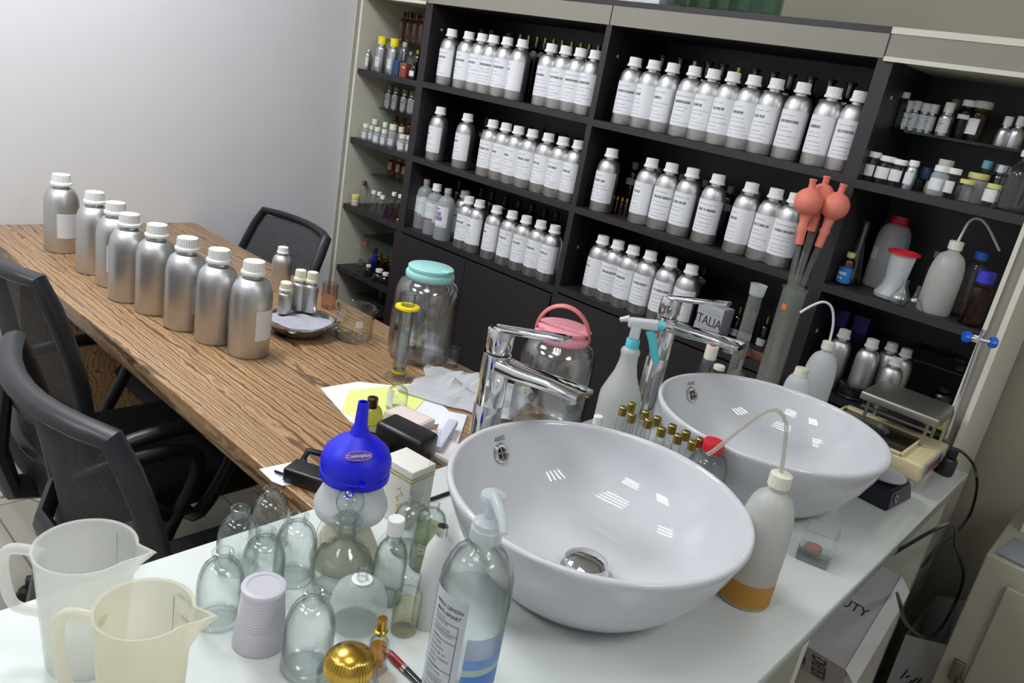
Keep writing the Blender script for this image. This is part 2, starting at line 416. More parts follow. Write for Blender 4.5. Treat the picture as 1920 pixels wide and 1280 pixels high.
struct('ceiling', MB().span(XL-.05, XR+.05, YN-.05, YF+.05, CEIL, CEIL+0.05), CEILM)
struct('wall_left', MB().span(XL-.05, XL, YN-.05, YF+.05, 0, CEIL), WALL)
struct('wall_right', MB().span(XR, XR+.05, YN-.05, YF+.05, 0, CEIL), WALL)
struct('wall_back', MB().span(XL, XR, YF, YF+.05, 0, CEIL), WALLG)
struct('wall_near', MB().span(XL, XR, YN-.05, YN, 0, CEIL), WALL)
struct('baseboard_back', MB().span(-0.2, XR, YF-0.012, YF, 0, 0.08), CREAM)

TUBEM = mat('lit_tube', 'ffffff', 0.5, emit=6)
FIXM = mat('fixture_white', 'f2f2f2', 0.3)
for i, (lx, ly) in enumerate(LAMPS):
    t = thing('ceiling_light', 'square white ceiling light with four tubes, %s of the five' % ['over the wooden table', 'over the first sink', 'right of the counter', 'behind the viewer', 'behind the chairs'][i], 'ceiling light', (lx, ly, CEIL), 0, 'square tube lights on the ceiling')
    f = MB()
    f.box((0, 0.293, -0.03), (0.6, 0.014, 0.06)).box((0, -0.293, -0.03), (0.6, 0.014, 0.06)).box((0.293, 0, -0.03), (0.014, 0.572, 0.06)).box((-0.293, 0, -0.03), (0.014, 0.572, 0.06)).box((0, 0, -0.004), (0.572, 0.572, 0.008))
    f.build('frame', FIXM, t)
    for k in range(4):
        MB().tube([(-0.275, (k-1.5)*0.14, -0.028), (0.275, (k-1.5)*0.14, -0.028)], 0.012, 10).build('tube', TUBEM, t)

# ================================================================== shelf units
YS, YB = 1.94, 2.25         # shelf fronts, back panel
Z1, Z2, Z3 = 1.418, 1.155, 0.887
ZT, ZR = 1.682, 1.735
def unit(name, label, x0, x1, sides, shelves, rail, back, doors=None, extra=None):
    t = thing(name, label, 'shelf unit', ((x0+x1)/2, YS, 0)); ox = (x0+x1)/2
    def part(n, m, a, b, c, d, e, f, lab=None):
        o = MB().span(a-ox, b-ox, c-YS, d-YS, e, f).build(n, m, t)
        if lab: o['label'] = lab
        return o
    (lm, lw), (rm, rw) = sides
    part('side_panel', lm, x0, x0+lw, YS, YB, 0, ZR)
    part('side_panel', rm, x1-rw, x1, YS, YB, 0, ZR)
    part('back_panel', back, x0+lw, x1-rw, YB-0.008, YB, 0, ZR)
    part('top_panel', rail[2], x0, x1, YS-0.004, YB, ZR, ZR+0.014)
    part('top_rail', rail[0], x0+0.002, x1-0.002, YS-0.002, YS+0.014, ZT, ZR)
    part('under_panel', rail[1], x0+lw, x1-rw, YS+0.014, YB-0.008, ZT, ZT+0.01)
    for z, y0 in shelves:
        part('shelf', SHELFG if y0 > YS+0.01 else DARK, x0+lw, x1-rw, y0, YB-0.008, z-(0.006 if y0 > YS+0.01 else 0.02), z, 'thin glass shelf' if y0 > YS+0.01 else None)
    if doors:
        n, ztop = doors; w_ = (x1-x0-0.004)/n
        for k in range(n):
            d = part('door', DARK, x0+0.002+k*w_+0.0015, x0+0.002+(k+1)*w_-0.0015, YS-0.018, YS-0.001, 0.1, ztop-0.024)
            s = (1 if k == 0 else -1)
        part('plinth', DARK, x0+lw, x1-rw, YS+0.03, YS+0.045, 0, 0.1)
        part('carcass_bottom', DARK, x0+lw, x1-rw, YS+0.001, YB-0.008, 0.1, 0.118)
    return t, part
DR = (RAILM, DARK, DARK)
uL, pL = unit('corner_shelf', 'narrow cream shelf unit with dark shelves in the corner by the left wall', XL+0.003, -2.281, ((CREAM, 0.045), (DARK, 0.006)), [(Z1, YS), (Z2, YS), (Z3, YS), (0.625, YS), (0.36, YS), (0.1, YS), (1.544, 2.06), (1.283, 2.06), (1.013, 2.06), (0.752, 2.06), (0.49, 2.06)], (RAILM, CREAM, DARK), CREAM)
pL('edge_trim', CREAM, -2.686, -2.682, YS-0.008, YS, 0, ZR)
pL('edge_trim', RAILM, -2.681, -2.656, YS-0.004, YS, 0, ZR, 'grey edge strip')
pL('edge_trim', CREAM, -2.655, -2.642, YS-0.008, YS, 0, ZR)
pL('edge_trim', CREAM, -2.640, -2.285, YS-0.006, YS-0.002, ZT-0.006, ZT+0.004)
uA, pA = unit('bottle_cabinet', 'dark cabinet bay left of centre, three shelves of silver bottles over two doors', -2.281, -1.477, ((DARK, 0.03), (DARK, 0.010)), [(Z1+.003, YS), (Z2, YS), (Z3, YS)], DR, DARK, (2, Z3))
uB, pB = unit('bottle_cabinet', 'dark cabinet bay right of centre with eleven silver bottles on its top shelf', -1.477, -0.692, ((DARK, 0.010), (DARK, 0.012)), [(Z1, YS), (Z2, YS), (0.897, YS)], DR, DARK, (2, 0.897))
uC, pC = unit('bottle_cabinet', 'dark right end shelf bay framed in cream, holding small bottles and lab ware', -0.692, -0.266, ((DARK, 0.024), (CREAM, 0.042)), [(Z1-.006, YS), (Z2, YS), (0.897, YS), (1.541, 2.05), (1.025, 2.05)], (RAILM, CREAM, CREAM), DARK, (1, 0.897))
pC('edge_trim', CREAM, -0.690, -0.300, YS-0.008, YS-0.002, ZT-0.006, ZT+0.004)
pC('edge_trim', CREAM, -0.308, -0.299, YS-0.009, YS, 0, ZT)
pC('edge_trim', RAILM, -0.299, -0.278, YS-0.004, YS, 0, ZR-.002, 'grey edge strip')
pC('edge_trim', CREAM, -0.278, -0.266, YS-0.009, YS, 0, ZR)
for part_, xs in ((pA, (-2.2505,)), (pB, (-1.4665,)), (pC, (-0.6675,))):
    for z in (1.60, 1.02):
        part_('screw_cap', mat('pale_screw_cap', 'b9b8b4', 0.4), xs[0], xs[0]+0.002, YS+0.05, YS+0.058, z, z+0.008)

# ================================================================== counter and table
XC0, XC1, YC0, YC1, ZC = -0.83, -0.226, -0.7, 1.919, 0.85
c = thing('counter', 'long white glossy worktop on cream supports carrying both sinks', 'counter', (-0.528, 0.6, 0))
def cp(n, m, *a):
    a = list(a); a[0] += .528; a[1] += .528; a[2] -= .6; a[3] -= .6
    return MB().span(*a, bev=0.004 if n == 'worktop' else 0).build(n, m, c)
cp('worktop', COUNTER, XC0, XC1, YC0, YC1, ZC-0.028, ZC)
for y in (1.885, 1.105, 0.2, -0.66):
    cp('support_panel', CREAM, XC0+0.03, -0.245, y, y+0.026, 0, ZC-0.028)
cp('back_panel', CREAM, XC0+0.012, XC0+0.03, YC0+.02, YC1-.002, 0, ZC-0.028)
cp('bottom_shelf', CREAM, XC0+0.03, -0.26, 1.131, 1.885, 0.08, 0.1)

XT0, XT1, YT0, YT1, ZTB = -2.688, -0.834, 0.66, 1.335, 0.80
t = thing('wooden_table', 'long desk in striped brown zebra-grain laminate running to the left wall', 'table', (-1.75, 1.0, 0))
def tp(n, m, *a, **k):
    a = list(a); a[0] += 1.75; a[1] += 1.75; a[2] -= 1.0; a[3] -= 1.0
    return MB().span(*a, **k).build(n, m, t)
tp('tabletop', WOOD, XT0, XT1, YT0, YT1, ZTB-0.04, ZTB, bev=0.0025)
tp('modesty_panel', WOOD, -1.55, -0.9, 0.955, 0.975, 0.06, ZTB-0.04)
tp('end_panel', WOOD, -2.53, -2.5, 0.72, 1.28, 0, ZTB-0.04)
tp('end_panel', WOOD, -0.9, -0.87, 0.72, 1.28, 0, ZTB-0.04)

# ================================================================== silver bottles on the shelves
import itertools
def alu(name, label, loc, r, h, rz=0, lab=None, group=None, capm=None, tilt=None):
    t = thing(name, label, 'bottle', loc, rz, group)
    ch = h*0.135 if r > .02 else h*.25; cr = r*0.53 if r > .02 else r*0.80
    hb = h-ch*0.75
    def body():
        p = bprof(r, hb, r*0.44 if r > .02 else r*.68, ch*0.5, r*1.05 if r > .02 else r*.6)
        return MB().lathe(p, 36).mesh('body', ALU)
    put('body', cached(('alu', r, h), body), t)
    capm = capm or WHITEP
    def cap():
        m = MB(); m.lathe([(0, 0), (cr*1.14, 0), (cr*1.16, ch*0.2), (cr*1.08, ch*0.26), (cr*1.0, ch*0.3), (cr*0.98, ch*0.92), (cr*0.93, ch), (cr*0.6, ch), (cr*0.56, ch*0.97), (0, ch*0.97)], 56, rib=({1, 2, 4, 5}, cr*0.07))
        return m.mesh('cap', capm)
    put('cap', cached(('aluc', r, h, capm.name), cap), t, (0, 0, h-ch))
    if lab:
        lm, z0, z1, a0, a1 = lab
        put('paper_label', cached(('alul', r, h, lm.name, z0, z1, a0, a1), lambda: MB().patch(r+0.0006, z0, z1, a0, a1).mesh('paper_label', lm)), t)
    if tilt: t.rotation_euler = (tilt[0], tilt[1], rz)
    return t
RB, HB = 0.0345, 0.190
BL = (LABEL, 0.030, 0.121, -PI/2-1.35, -PI/2+1.15)
def row(caps, z, yax, place, grp, h=HB, r=RB, lab=BL):
    n = len(caps)
    for i, (px, py) in enumerate(caps):
        jy = random.uniform(-0.004, 0.004)
        P = at_y(px, py+3, yax+jy)
        alu('silver_bottle', 'silver bottle with white cap and label, %s %s' % (which(i, n), place), (P.x, yax+jy, z), r, h, random.uniform(0.05, 0.5), lab, grp)
SA1 = [(848, 58), (880, 65), (905, 68), (926, 72), (952, 76), (980, 82), (1034, 92), (1062, 91), (1090, 93), (1118, 96)]
row(SA1, Z1+.003, 1.985, 'on left bay top shelf', 'labelled silver bottles on the left bay top shelf')
SA2 = [(827, 203), (878, 215), (925, 229), (949.5, 236), (973, 241), (999, 249), (1029, 255), (1057, 260), (1086, 266)]
row(SA2, Z2, 1.985, 'on left bay middle shelf', 'labelled silver bottles on the left bay middle shelf')
SA3 = [(874, 354), (881, 365), (901, 373), (934, 379), (963, 388.5), (989.5, 397.5), (1017, 405), (1043.5, 414)]
n = len(SA3)
for i, (px, py) in enumerate(SA3):
    y = 2.045 if i == 0 else 1.975; P = at_y(px, py+3, y)
    alu('silver_bottle', 'silver bottle with white cap and label, %s on lowest shelf of left bay' % which(i, n), (P.x, y, Z3), RB*0.97, HB*0.97, random.uniform(0.05, 0.4), BL, 'labelled silver bottles on the left bay lowest shelf')
P = at_y(1052, 425, 2.04); alu('silver_bottle', 'silver bottle half hidden behind the post end of the lowest left bay shelf', (-1.52, 2.04, Z3), RB*0.9, HB*0.95, 0.2, BL, 'labelled silver bottles on the left bay lowest shelf')
SB1 = [(1192.7, 108), (1228, 114.6), (1263, 123), (1302.7, 130.7), (1337.7, 140.6), (1375.6, 141.5), (1415, 146.7), (1457.3, 153), (1507.7, 158.4), (1566, 165.7), (1614.8, 172.7)]
row(SB1, Z1, 1.985, 'on right bay top shelf', 'labelled silver bottles on the right bay top shelf')
SB2 = [(1148, 281.5), (1222.5, 303), (1259, 313.5), (1298, 325), (1346.5, 334), (1408.6, 351.5), (1455.8, 358.7), (1492, 371)]
row(SB2, Z2, 1.985, 'on right bay middle shelf', 'labelled silver bottles on the right bay middle shelf')
SB3 = [(1131.7, 444), (1159.8, 454), (1188, 465.5), (1220, 477), (1258, 489), (1297.6, 500)]
row(SB3, 0.897, 1.985, 'on right bay lowest shelf', 'labelled silver bottles on the right bay lowest shelf')

# three clear bottles with flowery label at the left of shelf A3
FLOWER = paper_mat('floral_paper_label', 'dbe0e2', '6b2f35', rows=((0.95, 0.04, 0), (0.7, 0.03, 1), (0.55, 0.03, 1), (0.06, 0.11, 0), (0.14, 0.06, 0)))
PURPLEL = paper_mat('purple_block_label', 'e2dfe6', '6a5f96', rows=((0.85, 0.1, 0), (0.62, 0.2, 0), (0.4, 0.2, 0), (0.06, 0.05, 1)))
for i, (px, py, capm, lm, cap) in enumerate([(801, 340, mat('dusty_pink_cap', 'b9a4a2', .5), FLOWER, 'pinkish stopper'), (821, 341, WHITEP, FLOWER, 'white cap'), (841, 354, mat('dusty_pink_cap', 'b9a4a2', .5), PURPLEL, 'pink stopper and purple label')]):
    y = (2.01, 1.985, 1.97)[i]; P = at_y(px, py+2, y)
    bottle('clear_bottle', 'clear bottle with %s, %s left on lowest left bay shelf' % (cap, ['back one', 'middle one', 'front one'][i]), 'bottle', (P.x, y, Z3), 0.0325, 0.188, capm, FROST if i == 9 else milky('silvery_glass', 'd4d8dc', 0.25, 0.15), nr=0.012, nh=0.02, sh=0.04, capr=0.013 if i != 1 else 0.0165, caph=0.016 if i != 1 else 0.025, lab=(lm, 0.05, 0.125, -2.6, -0.6), rz=0.2, group='clear bottles with printed flower labels')

# dark bottles behind
def back_row(caps, z, y, label, grp, r, h, capm, bodym=DKGLASS, lab=None, **k):
    n = len(caps)
    for i, (px, py) in enumerate(caps):
        P = at_y(px, py, y)
        bottle('dark_bottle', label % which(i, n), 'bottle', (P.x, y, z), r, h, capm, bodym, lab=lab, ribbed=False, group=grp, **k)
SMALL = (paper_mat('small_grey_label', '8f9094', '303035', rows=((.7, .12, 0), (.4, .06, 1))), 0.05, 0.075, -PI/2-1, -PI/2+1)
back_row([(978, 60), (994, 62), (1010, 64), (1025, 66), (1041, 68), (1057, 71), (1075, 74), (1092, 76), (1108, 78), (1125, 81)], Z1+.003, 2.13, 'gold stoppered dark bottle, %s behind left bay top shelf bottles', 'gold stoppered dark bottles at the back', 0.019, 0.215, OLDGOLD, nr=0.008, capr=0.0065, caph=0.03, lab=(SMALL[0], .15, .16, -2.6, -.5))
back_row([(906, 50), (926, 50), (958, 58)], Z1+.003, 2.15, 'wide flat topped dark bottle, %s behind left bay top shelf bottles', 'dark bottles with flat black tops at the back', 0.026, 0.215, BLACKP, nr=0.012, capr=0.018, caph=0.02)
back_row([(884, 197), (917, 206), (935, 209), (955, 214), (976, 220), (998, 223), (1021, 230), (1044, 237), (1064, 243), (1083, 249)], Z2, 2.14, 'smoked bottle with black top, %s behind left bay middle shelf bottles', 'dark bottles behind the left bay middle shelf', 0.021, 0.185, BLACKP, nr=0.01, capr=0.011, caph=0.03, lab=(SMALL[0], .11, .125, -2.6, -.5))
back_row([(862, 345), (905, 350), (925, 357), (950, 365), (975, 371), (1000, 378), (1025, 386), (1046, 394)], Z3, 2.14, 'smoked bottle with black top, %s behind left bay lowest shelf bottles', 'dark bottles behind the left bay lowest shelf', 0.021, 0.195, BLACKP, nr=0.01, capr=0.011, caph=0.025)
back_row([(1246, 95), (1281, 97), (1332, 109), (1360, 113), (1420, 122), (1455, 128), (1488, 132), (1525, 140), (1562, 144), (1600, 150)], Z1, 2.12, 'flat headed pump bottle, %s behind right bay top shelf bottles', 'pump bottles behind the right bay top shelf', 0.024, 0.215, BLACKP, nr=0.01, capr=0.014, caph=0.008, nh=.035)
back_row([(1307, 106), (1386, 134)], Z1, 2.09, 'pale stoppered dark bottle, %s between pump bottles behind right bay top shelf', 'gold stoppered dark bottles at the back', 0.018, 0.21, OLDGOLD, nr=0.008, capr=0.008, caph=0.03)
back_row([(1201, 272), (1222, 277), (1245, 282), (1266, 288), (1290, 293), (1311, 299), (1334, 306), (1357, 310), (1382, 316), (1407, 323), (1431, 329), (1457, 336), (1484, 342)], Z2, 2.13, 'dark bottle with round grey cap, %s behind right bay middle shelf bottles', 'round capped dark bottles behind the right bay middle shelf', 0.019, 0.155, mat('grey_green_cap', '77796f', .5), nr=0.01, capr=0.0115, caph=0.02, lab=(SMALL[0], .085, .105, -2.6, -.5))
back_row([(1152, 367), (1160, 366), (1169, 368), (1178, 371)], Z2, 2.02, 'tiny amber vial, %s beside first bottle on right bay middle shelf', 'tiny amber vials', 0.0065, 0.055, GOLD, AMBER, nr=0.004, capr=0.005, caph=0.012)
back_row([(1151, 444), (1172, 450), (1197, 455), (1216, 461), (1237, 467), (1258, 472), (1281, 478), (1302, 484), (1325, 492)], 0.897, 2.15, 'dark bottle with printed neck band, %s at back of right bay lowest shelf', 'dark bottles behind the right bay lowest shelf', 0.02, 0.165, BLACKP, nr=0.01, capr=0.012, caph=0.02, lab=(SMALL[0], .115, .125, -2.6, -.5))
back_row([(1367, 512), (1405, 522), (1418, 527), (1432, 530), (1458, 540)], 0.897, 2.06, 'short dark gold topped bottle, %s right of the lettered white box', 'short gold topped dark bottles', 0.014, 0.105, GOLD, nr=0.005, capr=0.0055, caph=0.02, lab=(paper_mat('white_small_label', 'cfd0d3', '404045'), .02, .04, -2.6, -.5))

# ================================================================== sinks and taps
SR, SH = 0.213, 0.14
def sink(label, x, y, ofpx, txt):
    t = thing('vessel_sink', label, 'sink', (x, y, ZC), 0, 'round white vessel sinks')
    out = [(0, 0), (0.118, 0), (0.128, 0.004), (0.150, 0.024), (0.172, 0.050), (0.190, 0.079), (0.203, 0.108), (0.210, 0.128), (0.2125, 0.136), (0.2115, 0.140), (0.208, 0.1415)]
    inn = [(0.204, 0.140), (0.2015, 0.135), (0.194, 0.113), (0.180, 0.084), (0.160, 0.056), (0.130, 0.034), (0.09, 0.021), (0.05, 0.0165), (0.03, 0.016), (0, 0.016)]
    MB().lathe(out+inn, 96).build('basin', CERAM, t, sharp=1.2)
    MB().lathe([(0, 0), (0.033, 0), (0.035, 0.003), (0.031, 0.005), (0.029, 0.006), (0.029, 0.013), (0.031, 0.014), (0.031, 0.018), (0.024, 0.023), (0.012, 0.0255), (0, 0.026)], 40).build('drain_plug', CHROME, t, (0.012, -0.01, 0.0165))
    # overflow ring on the inner wall, facing the middle
    P = at_z(*ofpx, ZC+0.103) - Vector((x, y, ZC)); a = math.atan2(P.y, P.x)
    r = 0.1885; z = 0.103
    nrm = Vector((-math.cos(a)*0.86, -math.sin(a)*0.86, 0.5)).normalized()
    R = nrm.to_track_quat('Z', 'Y').to_matrix().to_4x4()
    M = Matrix.Translation((r*math.cos(a), r*math.sin(a), z)) @ R
    ring = MB(); ring.lathe([(0.008, 0), (0.014, -0.001), (0.0155, 0.002), (0.013, 0.004), (0.009, 0.003), (0.008, 0)], 32).box((0, 0, 0.0015), (0.018, 0.003, 0.002)).box((0, 0, 0.0015), (0.003, 0.018, 0.002)); ring.xf(M)
    o = ring.build('overflow_ring', CHROME, t)
    h = MB().lathe([(0, 0.0005), (0.0082, 0.0005), (0.0082, -0.001), (0, -0.001)], 20).xf(M); h.build('overflow_hole', BLACKP, o)
    me = text_mesh(txt, 0.010, mat('grey_print', '8c8c90', .5), 0.0003)
    n2 = Vector((-math.cos(a)*0.93, -math.sin(a)*0.93, 0.36)).normalized(); tx = Vector((math.sin(a), -math.cos(a), 0)); ty = n2.cross(tx)
    M2 = Matrix.Translation((0.1965*math.cos(a), 0.1965*math.sin(a), 0.124)) @ Matrix(((tx.x, ty.x, n2.x, 0), (tx.y, ty.y, n2.y, 0), (tx.z, ty.z, n2.z, 0), (0, 0, 0, 1)))
    for v in me.vertices: v.co = M2 @ v.co
    put('lettering', me, t)
    return t
sink('round white ceramic vessel sink nearest the camera, behind the pump bottle', -0.497, 0.840, (933, 845), 'ARES')
sink('round white ceramic vessel sink farther away, in front of the two balances', -0.487, 1.365, (1285, 733), 'ARES')

def faucet(label, x, y, rz, h):
    t = thing('faucet', label, 'faucet', (x, y, ZC), rz, 'tall chrome basin taps')
    MB().lathe([(0, 0), (0.03, 0), (0.03, 0.004), (0.0235, 0.008), (0.0235, h*0.62), (0.0228, h*0.62+.001), (0.0228, h*0.62+.003), (0.0235, h*0.62+.004), (0.0235, h-0.012), (0.022, h), (0, h)], 40).build('column', CHROME, t)
    # spout: flat arm widening outwards, sloping down a little
    m = MB()
    secs = [(0.0, 0.021, 0.013, 0), (0.05, 0.019, 0.012, -0.001), (0.11, 0.022, 0.010, 0.004), (0.150, 0.028, 0.008, 0.006), (0.166, 0.025, 0.006, 0.007)]
    rings = []
    for d, hw, hh, dz in secs:
        ring = []
        for k in range(20):
            a = 2*PI*k/20; cx_, sx_ = math.cos(a), math.sin(a)
            ring.append(m.bm.verts.new((d, hw*math.copysign(abs(cx_)**0.6, cx_), h-0.016+dz+hh*math.copysign(abs(sx_)**0.6, sx_))))
        rings.append(ring)
    for A, B in zip(rings, rings[1:]):
        for k in range(20): m.bm.faces.new((A[k], A[(k+1) % 20], B[(k+1) % 20], B[k]))
    m.bm.faces.new(rings[0]); m.bm.faces.new(list(reversed(rings[-1])))
    m.build('spout', CHROME, t)
    MB().lathe([(0.006, 0), (0.0125, 0), (0.0125, 0.01), (0.006, 0.01), (0.006, 0)], 20).build('aerator', STEEL, t, (0.142, 0, h-0.028))
    MB().lathe([(0, 0), (0.019, 0), (0.0195, 0.002), (0.0215, 0.008), (0.022, 0.034), (0.0195, 0.041), (0, 0.042)], 36).build('handle_base', CHROME, t, (0, 0, h+0.001))
    lv = MB().box((0.050, 0, h+0.050), (0.140, 0.030, 0.009), Matrix.Rotation(-0.20, 3, 'Y'), 0.0035)
    lv.build('lever', CHROME, t)
    return t
faucet('tall chrome tap with flat spout behind the nearer sink', -0.762, 0.885, 0.12, 0.235)
faucet('tall chrome tap with flat spout behind the farther sink', -0.768, 1.40, 0.12, 0.240)

# ================================================================== eight big silver bottles on the desk
TB = [((116, 468), (116, 326), 'farthest, alone at the left wall end'), ((177, 508), (181, 359), 'second of the row, left of a gap'), ((215, 532), (224, 380), 'third, half hidden by its neighbour'), ((240, 559), (246, 400), 'fourth'), ((290, 582), (297, 420), 'fifth'), ((345, 611), (352, 442), 'sixth'), ((402, 636), (414, 465), 'seventh'), ((465, 661), (479, 487), 'nearest, beside the silver bowl')]
for i, (b, tpx, s) in enumerate(TB):
    P = at_z(*b, ZTB); h = 0.218
    alu('big_silver_bottle', 'big plain silver bottle on the wooden table, %s' % s, (P.x, P.y, ZTB), 0.0455, h, [0.55, 0.95, 0.3, 1.05, 0.8, 1.0, 1.2, 0.85][i], (PLAINL, 0.045, 0.115, -PI/2+0.45, -PI/2+1.9) if i != 4 else None, 'big silver bottles in a row on the desk')
P = at_z(520, 548, ZTB)
alu('silver_bottle', 'smaller silver bottle standing behind the silver bowl on the desk', (P.x-0.02, P.y+0.02, ZTB), 0.028, 0.128, 0)
# bowl with tissue and small bottles
B0 = at_z(561, 622, ZTB); B0.z = ZTB
MIRROR = mat('bright_chrome', 'cfcfcd', 0.12, metal=1)
t = thing('silver_bowl', 'shiny fluted silver bowl on the desk lined with white tissue', 'bowl', B0)
MB().lathe([(0, 0), (0.052, 0), (0.056, 0.002), (0.070, 0.012), (0.082, 0.030), (0.086, 0.036), (0.083, 0.036), (0.068, 0.015), (0.054, 0.005), (0, 0.004)], 72, rib=({3, 4}, 0.0012)).build('dish', MIRROR, t)
m = MB().tube([(0.086*math.cos(a)+0.0, 0.086*math.sin(a), 0.037+0.004*math.sin(3*a)) for a in [2*PI*k/48 for k in range(48)]], 0.0025, 8, closed=True); m.build('rim', MIRROR, t)
def crumple(name, label, cat, c, w, d, h, col, seed, n=14, rz=0, m=None, parent=None):
    random.seed(seed); mb = MB(); vs = []
    for j in range(n+1):
        for i in range(n+1):
            u, v = i/n-0.5, j/n-0.5
            rr = 1+0.18*noise.noise(Vector((u*4, v*4, seed)))
            zz = h*max(0.0, 0.9-2.2*max(abs(u), abs(v))**2*1.6) * (0.55+0.6*noise.noise(Vector((u*5+seed, v*5, 0)))) + h*0.3*abs(noise.noise(Vector((u*11, v*11, seed))))
            vs.append(mb.bm.verts.new((u*w*rr, v*d*rr, zz+0.002)))
    for j in range(n):
        for i in range(n):
            a = vs[j*(n+1)+i]; b = vs[j*(n+1)+i+1]; c2 = vs[(j+1)*(n+1)+i+1]; d2 = vs[(j+1)*(n+1)+i]
            mb.bm.faces.new((a, b, c2)); mb.bm.faces.new((a, c2, d2))
    bmesh.ops.solidify(mb.bm, geom=list(mb.bm.faces), thickness=0.0008)
    o = mb.build(name, m or mat('tissue_'+col, col, 0.8), parent, c, sharp=0.25)
    if label: tag(o, label, cat)
    if rz: o.rotation_euler = (0, 0, rz)
    return o
TISS = mat('white_tissue', 'e8e8f2', 0.85)
crumple('tissue', 'white tissue paper lining the silver bowl under small bottles', 'tissue', (B0.x, B0.y, ZTB+0.026), 0.15, 0.14, 0.016, 'e8e8f2', 3, m=TISS)
for i, (px, py, r, h, s) in enumerate([(516, 520, .0165, .075, 'left one'), (537, 530, .0175, .078, 'front one'), (562, 500, .0175, .105, 'tall back one'), (587, 510, .0175, .105, 'tall right one')]):
    P = at_z(px, py, ZTB+0.04+h)
    q = Vector((P.x-B0.x, P.y-B0.y)); 
    if q.length > 0.06: q = q*(0.06/q.length)
    alu('small_silver_bottle', 'small shiny silver bottle in the silver bowl, %s' % s, (B0.x+q.x, B0.y+q.y, ZTB+0.040), r, h, 0.3*i, None, 'small silver bottles in the bowl', mat('ivory_cap', 'e9e6d2', .45))
# faceted glass beside bowl
P = at_z(610, 585, ZTB)
t = thing('glass_tumbler', 'small pinkish faceted glass block behind the silver bowl', 'glass', (P.x-0.03, P.y+0.03, ZTB), 0.4)
MB().lathe([(0, 0), (0.020, 0), (0.022, 0.004), (0.022, 0.072), (0.020, 0.072), (0.0195, 0.01), (0, 0.01)], 8).build('vessel', glass('pink_glass', (.93, .84, .80), (.6, .45, .4)), t)
# beaker
BK = at_z(662, 634, ZTB)
def beaker(name, label, P, z, r, h, m, cat='beaker', white=True, rz=0.6, group=None):
    t = thing(name, label, cat, (P.x, P.y, z), rz, group)
    MB().lathe([(0, 0), (r*0.92, 0), (r*0.99, 0.004), (r, 0.01), (r, h-0.006), (r*1.05, h-0.001), (r*1.06, h), (r*1.02, h), (r*0.965, h-0.006), (r*0.965, 0.01), (r*0.9, 0.005), (0, 0.005)], 48).build('vessel', m, t)
    MB().tube([(r*0.97, 0, h-0.004), (r*1.12, 0, h-0.001), (r*1.2, 0, h+0.001)], [0.008, 0.006, 0.002], 8).build('spout', m, t)
    if white:
        pm = mat('white_glass_print', 'e6e6e6', 0.5)
        s = MB()
        for k in range(7): s.patch(r+0.0004, 0.025+k*0.008, 0.0258+k*0.008, -PI/2-0.9, -PI/2-0.9+(0.25 if k % 2 else 0.4), 4)
        s.patch(r+0.0004, 0.022, 0.078, -PI/2-0.92, -PI/2-0.90, 1)
        s.build('graduation', pm, t)
        MB().patch(r+0.0004, 0.045, 0.062, -PI/2+0.35, -PI/2+0.75, 6).build('writing_patch', pm, t)
    return t
beaker('beaker', 'clear glass beaker with white graduations on the desk', BK, ZTB, 0.047, 0.088, CLEAR)

# glass storage jars with plastic lids
def jar(label, P, z, r, h, lidm, handle, liquid, name='glass_jar'):
    t = thing(name, label, 'jar', (P.x, P.y, z), 0.25, 'ribbed glass storage jars')
    hb = h-0.024
    p = [(0, 0.004), (r*0.78, 0.004), (r*0.86, 0), (r*0.95, 0.01), (r*0.99, 0.03), (r, 0.06), (r*0.985, hb*0.72), (r*0.95, hb*0.84), (r*0.84, hb*0.93), (r*0.70, hb*0.965), (r*0.66, hb), (r*0.63, hb), (r*0.66, hb*0.955), (r*0.80, hb*0.92), (r*0.92, hb*0.83), (r*0.96, 0.06), (r*0.90, 0.014), (0, 0.010)]
    MB().lathe(p, 96, rib=({4, 5, 6, 7}, r*0.018)).build('vessel', RIBG, t)
    lid = MB().lathe([(0, 0), (r*0.70, 0), (r*0.735, 0.003), (r*0.745, 0.012), (r*0.73, 0.016), (r*0.66, 0.0175), (r*0.655, 0.022), (r*0.69, 0.024), (r*0.69, 0.029), (r*0.66, 0.031), (0, 0.031)], 56)
    lo = lid.build('lid', lidm, t, (0, 0, h-0.031))
    MB().box((r*0.60, 0, 0.030), (r*0.25, r*0.34, 0.005), None, 0.002).build('lid_tab', lidm, lo)
    if handle:
        hd = MB().tube([(r*0.70*math.cos(a), 0, 0.012+r*0.92*math.sin(a)) for a in [PI*k/18 for k in range(19)]], 0.0062, 12, flat=0.6)
        o = hd.build('handle', handle, lo); o.rotation_euler = (0.35, 0, 0.25)
    if liquid:
        MB().lathe([(0, 0.011), (r*0.88, 0.014), (r*0.945, 0.05), (r*0.945, liquid), (0, liquid)], 40).build('liquid', WATERL, t)
    return t
AQUA = mat('aqua_plastic', '9fd6d3', 0.35); PINK = mat('pink_plastic', 'ea9aa6', 0.35); SALMON = mat('salmon_plastic', 'e0827e', 0.35)
AJ = at_z(784, 668, ZTB)
jar('large clear ribbed jar with aqua lid on the desk end', AJ, ZTB, 0.080, 0.235, AQUA, None, 0.05)
PJ = Vector((-0.914, 1.253, ZTB))
jar('large clear ribbed jar with pink handled lid behind the nearer sink', PJ, ZTB, 0.080, 0.235, PINK, SALMON, None)

